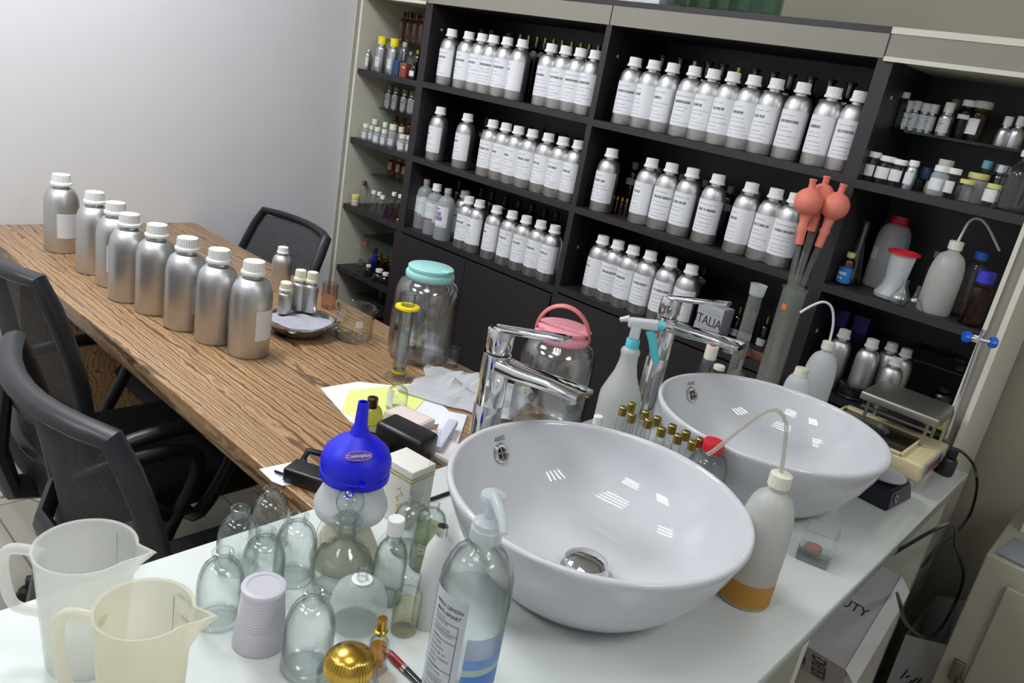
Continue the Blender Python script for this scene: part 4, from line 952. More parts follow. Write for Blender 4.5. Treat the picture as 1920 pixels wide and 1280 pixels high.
def on_plane(px, py, Q):
    """point seen at the pixel in the upright plane through Q that faces the camera"""
    n_ = Vector((FWD.x, FWD.y, 0)).normalized(); d = ray(px, py)
    return CAM + d*((Vector(Q)-CAM).dot(n_)/d.dot(n_))
tp = smooth([top-Vector((0, 0, 0.01)), on_plane(1472, 830, top), on_plane(1474, 795, top), on_plane(1462, 772, top), on_plane(1440, 770, top), on_plane(1400, 795, top), on_plane(1345, 840, top), on_plane(1326, 852, top)])
washbottle('milky squeeze bottle of orange liquid with bent tube right of both sinks', tuple(WX), 0.0375, 0.205, tp, 0.042)
# glass tumbler
P = at_z(1524, 1046, ZC)
t = thing('square_glass', 'square clear glass tumbler with reddish wax at its base right of the sinks', 'glass', (P.x, P.y, ZC), 0.25)
s = MB(); o_, i_ = 0.0265, 0.0228
for (ra, z) in (): pass
sq = [(0, 0), (o_*1.25, 0), (o_*1.38, 0.004), (o_*1.41, 0.056), (i_*1.38, 0.056), (i_*1.33, 0.016), (0, 0.014)]
MB().lathe(sq, 4, a0=PI/4).build('vessel', CLEAR, t, sharp=0.4)
MB().lathe([(0, 0.0145), (0.014, 0.0145), (0.013, 0.021), (0, 0.022)], 20).build('wax', mat('reddish_wax', 'a06a5c', .5), t, (-0.004, 0, 0))
# red capped bottle
P = at_z(1340, 826, ZC+.150)
t = thing('red_capped_bottle', 'squat clear bottle with red screw cap standing between the sinks', 'bottle', (P.x, P.y, ZC))
MB().lathe(shell(0.034, 0.137, 0.0155, 0.010, 0.035, 0.0015), 40).build('body', CLEAR2, t)
MB().lathe([(0, 0.004), (0.0315, 0.004), (0.0315, 0.055), (0, 0.055)], 32).build('liquid', milky('pinkish_liquid', 'cfc0c2', 0.5, .2), t)
MB().lathe(capprof(0.0175, 0.018), 44, rib=({1, 2}, 0.0006)).build('cap', mat('red_plastic', 'cf2230', .35), t, (0, 0, 0.132))
# gold capped vials
VC = [(1170, 762), (1186, 755), (1186, 775), (1212, 770), (1217, 785), (1234, 781), (1242, 801), (1262, 796), (1273, 814), (1288, 808), (1300, 826), (1314, 821)]
hv = 0.145
for i, (px, py) in enumerate(VC):
    P = at_z(px, py, ZC+hv)
    pl = ['first, at the far left end', 'second, back row', 'third, front row', 'fourth, back row', 'fifth, front row', 'sixth, back row', 'seventh, front row', 'eighth, back row', 'ninth, front row', 'tenth, back row', 'eleventh, front row by the red cap', 'last, back row by the red cap'][i]
    bottle('gold_capped_vial', 'clear vial with matt gold cap between the sinks, %s' % pl, 'vial', (P.x, P.y, ZC), 0.0078, hv, OLDGOLD, CLEAR2, nr=0.0062, nh=0.006, sh=0.006, capr=0.0074, caph=0.016, ribbed=False, group='gold capped vials between the sinks', seg=18)
P = at_z(1123, 779, ZC+0.12)
bottle('white_capped_vial', 'small white capped vial peeking over the nearer sink rim', 'vial', (P.x, P.y, ZC), 0.010, 0.12, WHITEP, CLEAR2, nr=0.0075, nh=0.01, sh=0.008, capr=0.0085, caph=0.016, ribbed=False)
# spray bottle
SP = Vector((-0.752, 1.262, ZC))
t = thing('spray_bottle', 'milky spray bottle with grey and turquoise trigger head behind the nearer sink', 'spray bottle', SP, 0.0)
TURQ = mat('turquoise_plastic', '58bcc8', .35)
r = 0.041
MB().lathe([(0, 0.003), (r*0.85, 0.003), (r*0.93, 0), (r, 0.008), (r, 0.085), (r*0.98, 0.098), (r*0.80, 0.118), (r*0.56, 0.142), (r*0.44, 0.165), (r*0.42, 0.180), (r*0.47, 0.186), (r*0.44, 0.192), (r*0.34, 0.196), (0, 0.196)], 48).build('body', HDPE, t)
MB().lathe(capprof(0.0135, 0.020), 36, rib=({1, 2}, 0.0005)).build('collar', TURQ, t, (0, 0, 0.194))
th_ = Vector((-0.72, 0.0, 0))
g = MB()
da = 2.45+PI     # trigger side direction in plan
hd = thing if False else None
head = MB(); head.box((0.012, 0, 0.036), (0.060, 0.018, 0.020), Matrix.Rotation(-0.12, 3, 'Y'), 0.005); head.box((0, 0, 0.018), (0.020, 0.018, 0.034), None, 0.004); head.tube([(-0.016, 0, 0.040), (-0.034, 0, 0.033)], [0.007, 0.0045], 12)
ho = head.build('trigger_head', mat('pale_grey_plastic', 'c4c8cb', .4), t, (0, 0, 0.212))
MB().lathe([(0, 0), (0.0095, 0), (0.0095, 0.012), (0, 0.012)], 20).xf(Matrix.Translation((0.040, 0, 0.040)) @ Matrix.Rotation(PI/2, 4, 'Y')).build('nozzle', TURQ, ho)
MB().tube([(0.026, 0, 0.026), (0.036, 0, 0.008), (0.044, 0, -0.014), (0.053, 0, -0.036)], [0.006, 0.006, 0.0055, 0.004], 10, flat=1.5).build('trigger', TURQ, ho)
ho.rotation_euler = (0, 0, 0.5)

# ================================================================== behind the farther sink
GBC = Vector((-0.700, 1.855, ZC))
t = thing('graduated_cylinder', 'big glass measuring cylinder holding pipettes with orange bulbs behind the farther sink', 'graduated cylinder', GBC)
MB().lathe([(0, 0.004), (0.045, 0.003), (0.048, 0), (0.046, 0.008), (0.030, 0.014), (0.0285, 0.02), (0.0285, 0.282), (0.032, 0.288), (0.0265, 0.288), (0.0262, 0.02), (0, 0.016)], 44).build('vessel', SHEENG, t)
s = MB()
for k in range(14): s.patch(0.0288, 0.06+k*0.014, 0.0608+k*0.014, -PI/2-0.2, -PI/2+(0.35 if k % 2 else 0.6), 5)
s.build('graduation', mat('brown_print', '8a5a3c', .5), t)
MB().patch(0.0290, 0.236, 0.250, -PI/2-0.35, -PI/2+0.1, 6).build('orange_mark', mat('orange_mark', 'e0742a', .5), t)
BULB = mat('orange_rubber', 'e88470', 0.6)
for i, (bx, by, br, foot, s_) in enumerate([(1516, 378, 26, (0.008, -0.010), 'left one'), (1541, 366, 22, (-0.004, 0.012), 'back one in the middle'), (1566, 386, 26, (-0.012, -0.004), 'right one')]):
    cpos = on_plane(bx, by, GBC+Vector((0, 0.018 if i == 1 else -0.01, 0))); f = GBC+Vector((foot[0], foot[1], 0.020))
    ax = (cpos-f).normalized(); R_ = ax.to_track_quat('Z', 'Y').to_matrix().to_4x4()
    t = thing('pipette', 'glass pipette with round orange rubber bulb, %s in the cylinder' % s_, 'pipette', cpos, 0, 'bulb pipettes in the measuring cylinder')
    rb = rad(br*2, cpos); Lp = (cpos-f).length
    pr = [(0, -rb*3.1), (0.0095, -rb*3.1), (0.0098, -rb*2.2), (0.0125, -rb*1.9), (0.0102, -rb*1.7), (0.011, -rb*1.3), (0.013, -rb*0.96)]+[(rb*math.sin(q), -rb*math.cos(q)) for q in [0.5+k*(PI-0.75)/14 for k in range(15)]]+[(0.0075, rb*1.05), (0.0075, rb*1.45), (0.0088, rb*1.52), (0.0085, rb*1.62), (0.004, rb*1.62), (0.0038, rb*1.4), (0, rb*1.4)]
    MB().lathe(pr, 36).xf(R_).build('rubber_bulb', BULB, t)
    MB().tube([(-ax*(rb*2.6)), (-ax*(Lp-0.02)), (-ax*Lp)], [0.0070, 0.0070, 0.002], 12).build('glass_tube', SHEENG, t)
for k, (dx_, dy_) in enumerate([(0.013, 0.006), (-0.010, 0.010), (0.004, -0.014)]):
    f = GBC+Vector((dx_, dy_, 0.018)); e_ = on_plane([1497, 1536, 1507][k], [462, 415, 470][k], GBC+Vector((dx_, dy_, 0)))
    o = MB().tube([f, e_], 0.0036, 8).build('glass_tube', SHEENG); tag(o, 'thin clear glass tube in the measuring cylinder, %s' % ['left one', 'right one', 'front one'][k], 'glass tube', 'thin tubes in the measuring cylinder')
# tall flask with ground neck
P = Vector((-0.795, 1.865, ZC))
t = thing('tall_glass_tube', 'tall clear glass tube with wide frosted mouth in front of the lettered box', 'glass tube', P)
MB().lathe([(0, 0.003), (0.028, 0.002), (0.030, 0), (0.028, 0.008), (0.018, 0.012), (0.0175, 0.018), (0.0175, 0.232), (0.0150, 0.240), (0.0135, 0.238), (0.016, 0.230), (0.016, 0.018), (0, 0.014)], 36).build('vessel', SHEENG, t)
MB().lathe([(0.0145, 0), (0.0185, 0.004), (0.0205, 0.028), (0.0215, 0.031), (0.0185, 0.031), (0.0165, 0.004), (0.0145, 0)], 32).build('ground_mouth', FROST, t, (0, 0, 0.236))
P = at_z(1337, 648, ZC+0.115)
bottle('stoppered_flask', 'slim clear flask with white and red stopper behind the farther sink', 'flask', (P.x, P.y, ZC), 0.022, 0.115, mat('ivory_stopper', 'e6e0cf', .45), CLEAR, nr=0.012, nh=0.01, sh=0.05, capr=0.0155, caph=0.034, ribbed=False, open_shell=True)
tt = bpy.context.scene.objects['stoppered_flask']
MB().lathe([(0, 0), (0.008, 0), (0.008, 0.0012), (0, 0.0012)], 20).build('red_disc', mat('red_plastic', 'cf2230', .35), tt, (0, 0, 0.1151))
P = at_z(1352, 678, ZC+0.098)
bottle('corked_jar', 'small clear jar with cream lid in front of the stoppered flask', 'jar', (P.x+.004, P.y-.01, ZC), 0.018, 0.092, mat('ivory_stopper', 'e6e0cf', .45), CLEAR2, nr=0.013, nh=0.01, sh=0.01, capr=0.0135, caph=0.010, ribbed=False)
P = at_z(1392, 668, ZC+0.105)
t = thing('perfume_bottle', 'square clear perfume bottle with silver pump behind the farther sink rim', 'bottle', (P.x, P.y, ZC), 0.3)
MB().lathe([(0, 0), (0.027, 0), (0.029, 0.004), (0.029, 0.062), (0.026, 0.068), (0.008, 0.070), (0, 0.070)], 4, a0=PI/4).build('body', CLEAR, t, sharp=.4)
MB().lathe([(0, 0), (0.007, 0), (0.007, 0.012), (0.0055, 0.013), (0.0055, 0.03), (0, 0.03)], 24).build('pump', STEEL, t, (0, 0, 0.070))
WB = at_z(1556, 640, ZC+0.19); WB = Vector((WB.x, WB.y, ZC)); top = WB+Vector((0, 0, 0.185))
washbottle('milky squeeze bottle with bent white tube, partly behind the farther sink', tuple(WB), 0.037, 0.19, smooth([top-Vector((0, 0, .008)), on_plane(1562, 610, top), on_plane(1560, 578, top), on_plane(1545, 566, top), on_plane(1522, 573, top), on_plane(1500, 586, top)]), None, HDPE2, 0, mat('white_tube', 'dfe0e2', .4))
P = at_z(1505, 690, ZC+0.13)
bottle('milky_bottle', 'small milky bottle with cream cap peeping above the farther sink', 'bottle', (P.x, P.y, ZC), 0.030, 0.13, mat('ivory_screw_cap', 'dfdccb', .45), HDPE2, nr=0.013, nh=0.008, sh=0.045, capr=0.0155, caph=0.018)

# ================================================================== balances at the counter end
BEI = mat('beige_plastic', 'd6c99f', 0.4)
t = thing('digital_balance', 'beige digital balance with red display and raised steel pan at counter end', 'scale', (-0.385, 1.755, ZC))
MB().box((0, 0, 0.047), (0.225, 0.200, 0.040), None, 0.006).build('body', BEI, t)
for sx_ in (-1, 1):
    for sy_ in (-1, 1): MB().lathe([(0, 0), (0.011, 0), (0.012, 0.028), (0, 0.028)], 16).build('foot', BEI, t, (sx_*0.092, sy_*0.08, 0))
tr = MB().box((-0.018, -0.02, 0.0685), (0.165, 0.145, 0.003), None, 0.001).build('tray', mat('brown_steel', '6f665c', .3, metal=1), t)
rim = MB()
for x0, y0, dx_, dy_ in ((-0.018, -0.096, 0.175, 0.006), (-0.018, 0.056, 0.175, 0.006), (0.068, -0.02, 0.006, 0.158), (-0.104, -0.02, 0.006, 0.158)): rim.box((x0, y0, 0.070), (dx_, dy_, 0.008), None, 0.0015)
rim.build('tray_rim', BEI, t)
dp_ = MB().box((0.1135, -0.012, 0.046), (0.002, 0.115, 0.030), None, 0.0006).build('display_panel', mat('blue_grey_panel', '8b90a8', .3), t)
MB().box((0.115, -0.018, 0.047), (0.0016, 0.075, 0.019)).build('display', mat('dim_red_display', '7c4a4c', .25), dp_)
MB().box((0.115, 0.036, 0.047), (0.0016, 0.012, 0.02)).build('keypad', mat('dark_blue_keys', '363a6b', .3), dp_)
pan = MB().box((0.012, 0.075, 0.128), (0.165, 0.150, 0.020), None, 0.005)
pan.build('steel_pan', mat('brushed_pan_steel', '9a988f', 0.42, metal=0.9), t)
fr2 = MB()
for sx_ in (-0.05, 0.075): fr2.box((sx_, 0.01, 0.093), (0.006, 0.006, 0.050)); fr2.box((sx_, 0.09, 0.093), (0.006, 0.006, 0.050))
fr2.box((0.012, 0.01, 0.104), (0.150, 0.005, 0.005)); fr2.box((0.012, 0.09, 0.104), (0.150, 0.005, 0.005)); fr2.build('pan_frame', STEEL, t)
t = thing('glass_dish', 'shallow glass dish lying on the tray of the beige balance', 'dish', (-0.412, 1.705, ZC+0.0745))
MB().lathe([(0, 0), (0.040, 0), (0.044, 0.001), (0.048, 0.012), (0.0465, 0.012), (0.042, 0.003), (0, 0.002)], 40).build('bowl', glass('dish_glass', (.86, .88, .86), (.45, .47, .45)), t)
o = MB().box((0, 0, 0.006), (0.12, 0.10, 0.012), None, 0.003).build('blue_case', mat('royal_blue_plastic', '1638a8', .4), None, (-0.355, 1.700, ZC)); tag(o, 'royal blue flat case under the beige balance', 'case')
BK2 = Vector((-0.315, 1.585, ZC))
t = thing('compact_scale', 'small black scale with round light grey pan beside the farther sink', 'scale', BK2, -0.1)
m = MB()
vs = [(-0.048, -0.062), (0.042, -0.062), (0.042, 0.055), (-0.048, 0.055)]
a = [m.bm.verts.new((x, y, 0)) for x, y in vs]; b = [m.bm.verts.new((x*0.82, y*0.82, 0.038)) for x, y in vs]
m.bm.faces.new(a[::-1]); m.bm.faces.new(b)
for k in range(4): m.bm.faces.new((a[k], a[(k+1) % 4], b[(k+1) % 4], b[k]))
bmesh.ops.bevel(m.bm, geom=list(m.bm.edges), offset=0.004, segments=2, affect='EDGES')
m.build('base', mat('blue_black_plastic', '1c2029', .35), t)
MB().lathe([(0, 0), (0.020, 0), (0.020, 0.004), (0.040, 0.007), (0.041, 0.010), (0.038, 0.0115), (0, 0.0115)], 44).build('pan', mat('light_grey_pan', 'a9abb2', .35), t, (-0.004, -0.002, 0.038))
MB().lathe([(0.004, 0), (0.008, 0), (0.008, 0.002), (0.004, 0.002), (0.004, 0)], 20).xf(Matrix.Rotation(PI/2-0.2, 4, 'Y')).build('socket', STEEL, t, (0.0385, -0.028, 0.02))
# retort stand with blue clamp
RP = Vector((-0.285, 1.868, ZC))
t = thing('clamp_stand', 'thin steel lab stand rod carrying a clamp with blue knobs', 'lab stand', RP)
e_ = on_plane(1846, 618, RP+Vector((0, 0, 0.3)))-RP
MB().tube([(0, 0, 0.008), (e_.x*0.5, e_.y*.5, e_.z*.5), (e_.x, e_.y, e_.z)], 0.0042, 12).build('rod', CHROME, t)
MB().box((0, 0, 0.004), (0.03, 0.04, 0.008), None, 0.002).build('foot', BLACKP, t)
BLK = mat('blue_knob', '1c5fd0', .35)
c1 = on_plane(1812, 631, RP+Vector((0, -.01, 0.3)))-RP; c2 = on_plane(1862, 642, RP+Vector((0, -.02, .3)))-RP; mid = (c1+c2)/2
arm = MB().tube([c1, mid, c2], 0.0048, 10); arm.box(mid-Vector((0.008, 0, 0)), (0.018, 0.016, 0.016), None, 0.002)
ao = arm.build('clamp', CHROME, t)
dv = (c2-c1).normalized(); Rk = dv.to_track_quat('Z', 'Y').to_matrix().to_4x4()
for q, sgn in ((c1, -1), (c2, 1)):
    MB().lathe([(0, 0), (0.011, 0), (0.012, 0.003), (0.012, 0.011), (0.009, 0.013), (0, 0.013)], 16, rib=({1, 2, 3}, 0.002)).xf(Matrix.Translation(q-dv*0.006) @ Rk).build('knob', BLK, ao)
# adapter and its cables
t = thing('plug_adapter', 'black plug adapter standing at the counter end beside the beige balance', 'adapter', (-0.262, 1.850, ZC), 0.3)
MB().lathe([(0, 0), (0.016, 0), (0.018, 0.006), (0.018, 0.034), (0.014, 0.040), (0, 0.040)], 10).build('case', BLACKP, t)
MB().box((0.002, 0, 0.052), (0.018, 0.014, 0.026), None, 0.003).build('plug', BLACKP, t)
pc = [at_x(px, py, -0.25+0.006*i) for i, (px, py) in enumerate([(1786, 842), (1802, 846), (1822, 866)])] + [at_x(px, py, -0.212) for px, py in [(1831, 892), (1830, 925), (1818, 965), (1795, 995), (1765, 1018), (1742, 1045)]]+[at_x(1728, 1062, -0.235)]
pc[1] = Vector((pc[1].x, pc[1].y, max(pc[1].z, ZC+0.03)))
o = MB().tube(smooth(pc, 5), 0.0034, 8).build('power_cable', BLACKP); tag(o, 'black power cable hanging over the counter end from the plug adapter', 'cable')
pc = [at_x(px, py, -0.168) for px, py in [(1752, 955), (1778, 982), (1790, 1020), (1804, 1060), (1806, 1085), (1795, 1120), (1775, 1160), (1757, 1185), (1735, 1194), (1712, 1182), (1696, 1163), (1690, 1140)]] + [at_x(1682, 1112, -0.24)]
pc[0] = Vector((-0.245, pc[1].y+0.03, 0.79))
o = MB().tube(smooth(pc, 5), 0.0034, 8).build('power_cable', BLACKP); tag(o, 'black cable loop drooping low beside the counter support', 'cable')

# ================================================================== under the counter and right corner
CARD = mat('grey_white_carton', 'b9b5b4', .6); CARDW = mat('white_carton', 'd6d3d2', .6); INK = mat('black_ink', '2a2a2e', .5); KRAFT = mat('kraft_carton', '9a7443', .7)
t = thing('carton', 'grey white carton with BEAUTY lettering leaning under the counter', 'carton', (-0.250, 1.535, 0.490)); t.rotation_euler = (0.56, 0, 0)
MB().box((-0.165, 0.13, -0.06), (0.33, 0.26, 0.12), None, 0.001).build('box', CARD, t)
MB().box((0.010, 0.13, -0.022), (0.0015, 0.26, 0.052), Matrix.Rotation(-0.45, 3, 'Y')).build('side_flap', CARDW, t)
me = text_mesh('BEAUTY', 0.030, INK, 0.0002)
for v in me.vertices: v.co = v.co+Vector((-0.072, 0.135, 0.0006))
put('lettering', me, t)
me = text_mesh('ABILITY\nRESILIENCE', 0.030, INK, 0.0002)
M_ = Matrix.Translation((-0.075, -0.0006, -0.062)) @ Matrix.Rotation(PI/2, 4, 'X') @ Matrix.Rotation(PI/2, 4, 'Z') @ Matrix.Diagonal((0.62, 1.5, 1, 1))
for v in me.vertices: v.co = M_ @ v.co
put('lettering', me, t)
t = thing('carton', 'brown kraft carton under the counter below the lettered carton', 'carton', (-0.44, 1.26, 0.1)); MB().box((0, 0, 0.13), (0.34, 0.22, 0.26), None, 0.002).build('box', KRAFT, t); MB().box((0, 0, 0.2605), (0.34, 0.05, 0.001)).build('tape', mat('brown_tape', '84602f', .3), t)
t = thing('carton', 'white open carton with red print low under the counter end', 'carton', (-0.40, 1.62, 0.1)); MB().box((0, 0, 0.075), (0.28, 0.20, 0.15), None, 0.002).build('box', CARDW, t)
MB().box((0.165, 0, 0.13), (0.001, 0.20, 0.07), Matrix.Rotation(0.8, 3, 'Y')).build('flap', CARDW, t); MB().box((0.02, -0.04, 0.1505), (0.10, 0.03, 0.0006)).build('red_print', mat('red_print', 'b23a34', .5), t)
t = thing('paper_bag', 'white paper gift bag with black logo on the floor beside the counter', 'bag', (-0.170, 1.99, 0))
m = MB()
q0 = [(-0.045, -0.12), (0.040, -0.12), (0.040, 0.14), (-0.045, 0.14)]
lo_ = [m.bm.verts.new((x*0.92, y*0.95, 0.001)) for x, y in q0]; hi_ = [m.bm.verts.new((x, y, 0.44+(0.03 if x > 0 else 0))) for x, y in q0]
m.bm.faces.new(lo_[::-1])
for k in range(4): m.bm.faces.new((lo_[k], lo_[(k+1) % 4], hi_[(k+1) % 4], hi_[k]))
bmesh.ops.solidify(m.bm, geom=list(m.bm.faces), thickness=0.0012); m.build('bag_body', mat('bag_paper', 'dad7d6', .6), t)
lg = MB()
for k in range(5): lg.tube([(-0.02+k*0.008, -0.1200, 0.33+0.012*math.sin(k*2.3)), (-0.014+k*0.008, -0.1205, 0.35+0.010*math.cos(k*1.7))], 0.0016, 6)
lg.build('logo', INK, t)
MBEI = mat('beige_metal', '9c9887', .45, var=.05)
t = thing('metal_cabinet', 'low beige metal cabinet with hinged door in the right corner', 'cabinet', (0.11, 1.82, 0))
MB().span(-0.240, 0.30, 0, 0.40, 0, 0.735, bev=0.004).build('body', MBEI, t)
MB().span(-0.185, 0.28, -0.012, 0.001, 0.42, 0.690, bev=0.004).build('door', MBEI, t); MB().span(-0.185, 0.28, -0.012, 0.001, 0.06, 0.405, bev=0.004).build('door', MBEI, t)
hg = MB().box((-0.205, -0.006, 0.455), (0.022, 0.010, 0.05), None, 0.002); hg.lathe([(0, 0), (0.007, 0), (0.007, 0.02), (0, 0.02)], 12, c=(-0.193, -0.012, 0.425)); hg.box((-0.16, -0.015, 0.415), (0.08, 0.008, 0.014), None, 0.002); hg.build('latch', mat('dull_brass', '6f6a50', .4, metal=.7), t)
t = thing('clipboard', 'grey flat board lying on the beige metal cabinet', 'board', (-0.02, 1.885, 0.7355)); MB().box((0.02, 0, 0.004), (0.22, 0.12, 0.008), Matrix.Rotation(-0.1, 3, 'Z'), 0.002).build('plate', mat('slate_grey', '7d8088', .5), t)
t = thing('black_device', 'small black box device on the grey board in the right corner', 'device', (-0.02, 1.885, 0.744)); MB().box((0.03, 0, 0.02), (0.10, 0.07, 0.04), None, 0.006).build('case', mat('blue_black_plastic', '1c2029', .35), t)
t = thing('white_carton', 'white carton with rounded flap standing behind the black device', 'carton', (-0.04, 2.06, 0.7355), -0.25); MB().box((0.03, 0, 0.065), (0.16, 0.12, 0.13), None, 0.002).build('box', mat('clean_white_card', 'dcdcdf', .5), t); MB().box((0.03, -0.062, 0.118), (0.13, 0.002, 0.03), None, 0.0008).build('flap', mat('clean_white_card', 'dcdcdf', .5), t)

# ================================================================== on top of the shelf units
ZTOP = ZR+0.0142
for i, (px, py, w_, h_, s_) in enumerate([(1105, 0, 0.36, 0.055, 'longest one at the left'), (1205, 10, 0.17, 0.045, 'shorter one on the right')]):
    P = at_y(px, py, 2.0)
    t = thing('paper_pack', 'white paper pack lying on top of the shelf units, %s' % s_, 'paper pack', (P.x, 2.02+.0*i, ZTOP), 0.02, 'white packs on the shelf top')
    MB().box((0, 0, h_/2), (w_, 0.14, h_), None, 0.002).build('wrap', mat('clean_white_card', 'dcdcdf', .5), t); MB().box((0, -0.0705, h_/2), (w_*0.8, 0.0006, 0.004)).build('printed_line', mat('grey_print', '8c8c90', .5), t)
for i, px in enumerate([1282, 1318, 1353, 1391, 1436]):
    P = at_y(px, 20+i*4, 2.0)
    t = thing('green_glass_block', 'square green tinted glass bottle on the shelf top, %s of five' % which(i, 5), 'bottle', (P.x, 2.0, ZTOP), 0.1, 'green glass bottles on the shelf top')
    MB().lathe([(0, 0.003), (0.033, 0.002), (0.036, 0), (0.037, 0.006), (0.036, 0.075), (0.028, 0.085), (0.014, 0.088), (0.014, 0.1), (0.010, 0.1), (0.010, 0.085), (0.030, 0.072), (0.032, 0.010), (0, 0.010)], 4, a0=PI/4).build('vessel', GREENG, t, sharp=.4)
    MB().lathe(capprof(0.013, 0.02), 20).build('stopper', GREENG, t, (0, 0, 0.1))

# ================================================================== small things on the left corner shelf
IVC = mat('ivory_cap', 'e9e6d2', .45); SILVB = mat('silver_foil', 'c9cbd0', 0.25, metal=.85); YCAP = mat('yellow_cap', 'f0dc1e', .4); BRC = mat('taupe_cap', '8f8672', .5)
SLAB = paper_mat('silver_label', 'd4d5da', '6a6b72', rows=((.8, .06, 1), (.6, .1, 0), (.4, .05, 1), (.2, .05, 1)))
def small(name, label, px, py, y, z, r, h, capm, bodym, cat='bottle', group=None, **k):
    P = at_y(px, py, y)
    return bottle(name, label, cat, (P.x, y, z), r, h, capm, bodym, ribbed=False, group=group, seg=20, **k)
LB = (SLAB, 0.012, 0.045, -2.7, -0.5)
small('small_bottle', 'small white capped bottle at the left end of the corner top shelf', 691, 96, 1.985, Z1, .014, .075, IVC, SILVB, lab=LB)
small('small_bottle', 'narrow white capped bottle behind the first yellow capped can', 703, 90, 2.03, Z1, .011, .095, WHITEP, SILVB)
for i, (px, py, s_) in enumerate([(718, 72, 'left'), (741, 76, 'right')]):
    small('yellow_capped_can', 'silver spray can with bright yellow cap, %s one on the corner top shelf' % s_, px, py, 1.985, Z1, .021, .130, YCAP, SILVB, 'spray can', 'yellow capped cans', nr=.015, sh=.012, caph=.028, capr=.017, lab=(SLAB, 0.02, 0.055, -2.4, -0.9))
small('small_bottle', 'silver bottle with grey cap right of the yellow capped cans', 760, 82, 2.04, Z1, .017, .125, mat('pale_cap', 'c9c9c4', .5), SILVB)
P = at_y(747, 130, 1.965); o = MB().box((0, 0, 0.028), (0.03, 0.02, 0.056), None, .001).build('blue_box', mat('navy_card', '26446e', .5), None, (P.x+.006, 1.957, Z1)); tag(o, 'small navy blue box in front of the right yellow capped can', 'box')
P = at_y(757, 133, 1.965); t = thing('red_box', 'small brick red box with white mark on the corner top shelf', 'box', (P.x+.012, 1.962, Z1)); MB().box((0, 0, 0.026), (0.036, 0.026, 0.052), None, .001).build('carton', mat('brick_card', '8a4438', .5), t); MB().box((0.004, -0.0135, 0.036), (0.008, 0.0006, 0.006)).build('white_mark', WHITEP, t)
small('dark_bottle', 'black bottle with gold cap at right end of corner top shelf', 786, 92, 2.0, Z1, .016, .105, GOLD, DKGLASS)
small('dark_bottle', 'short black bottle with white label at right end of corner top shelf', 779, 118, 1.965, Z1, .018, .062, BLACKP, DKGLASS, lab=(PLAINL, .012, .03, -2.3, -.8))
small('small_bottle', 'small clear bottle with silver cap between red box and gold capped bottle', 772, 94, 2.03, Z1, .012, .095, SILVB, CLEAR2)
for i, px in enumerate([758, 771, 784, 797]):
    small('amber_bottle', 'amber bottle with round glass stopper high in the corner unit, %s of four' % which(i, 4), px, 22+2*i, 2.14, 1.544, .023, .115, glass('brown_stopper', (.5, .35, .22), (.2, .12, .06)), AMBER, group='amber stoppered bottles high in the corner unit', nr=.009, caph=.02, capr=.012)
for i, (px, py) in enumerate([(732, 163), (745, 164), (762, 166), (775, 170), (784, 172)]):
    small('taupe_capped_bottle', 'silver bottle with taupe cap on the second glass shelf, %s of five' % which(i, 5), px, py, 2.09, 1.283, .0165, .088, BRC, SILVB, group='taupe capped bottles in the corner unit', caph=.018, nr=.012, capr=.013, lab=(SLAB, .01, .055, -2.7, -.5))
WB2 = [(687, 233, 1.97, .015, .062, 'leftmost front'), (698, 236, 1.985, .012, .058, 'second front'), (704, 224, 2.03, .016, .080, 'leftmost back'), (709, 239, 1.965, .016, .062, 'third front'), (724, 226, 2.03, .014, .080, 'middle back'), (722, 241, 1.965, .014, .060, 'fourth front'), (739, 229, 1.99, .018, .085, 'tall wide one'), (754, 234, 2.02, .015, .080, 'rightmost back'), (757, 248, 1.965, .017, .062, 'fifth front'), (768, 248, 1.98, .011, .062, 'rightmost narrow')]
for i, (px, py, y, r, h, s_) in enumerate(WB2):
    small('white_capped_bottle', 'small silvery bottle with white cap on the corner second shelf, %s' % s_, px, py, y, Z2, r, h, IVC, milky('silvery_glass', 'd4d8dc', 0.25, 0.15), group='small white capped bottles in the corner unit', caph=h*.24, nr=r*.7, capr=r*.8, lab=(SLAB, .008, .03, -2.7, -.5))
for i, px in enumerate([728, 742, 757, 770]):
    small('amber_bottle', 'small brown bottle at back of the corner second shelf, %s of four' % which(i, 4), px, 222+3*i, 2.16, Z2, .018, .10, glass('brown_stopper', (.5, .35, .22), (.2, .12, .06)), AMBER, group='brown bottles behind the corner second shelf')
for i, px in enumerate([737, 752, 764]):
    small('amber_bottle', 'amber oil bottle with pinkish label on the third glass shelf, %s of three' % which(i, 3), px, 293+3*i, 2.12, 1.013, .017, .085, BRC, AMBER, group='amber oil bottles in the corner unit', lab=(mat('pinkish_label', 'c9a59a', .5), .03, .06, -2.4, -.8))
small('yellow_lidded_jar', 'small jar with pale yellow lid at left end of corner third shelf', 668, 362, 1.965, Z3, .016, .045, mat('pale_yellow_lid', 'e3da7a', .45), mat('peach_jar', 'd6b9a8', .4), 'jar', caph=.016, nr=.014, capr=.0165, sh=.003)
small('small_bottle', 'clear bottle with gold cap on the corner third shelf', 684, 340, 2.03, Z3, .017, .095, GOLD, CLEAR)
for i, (px, py, h) in enumerate([(703, 348, .078), (714, 346, .080), (720, 352, .078), (742, 344, .10), (754, 348, .10)]):
    small('white_capped_bottle', 'clear bottle with white cap on the corner third shelf, %s of five' % which(i, 5), px, py, 2.0 if i != 2 else 1.975, Z3, .017, h, WHITEP, CLEAR, group='clear white capped bottles in the corner unit', caph=.014)
for i, px in enumerate([728, 738]):
    small('pink_bottle', 'small bottle of pink liquid on the corner third shelf, %s one' % ['left', 'right'][i], px, 372+4*i, 1.965, Z3, .014, .055, CLEAR2, glass('pink_liquid_glass', (.85, .6, .78), (.5, .3, .45)), caph=.01)
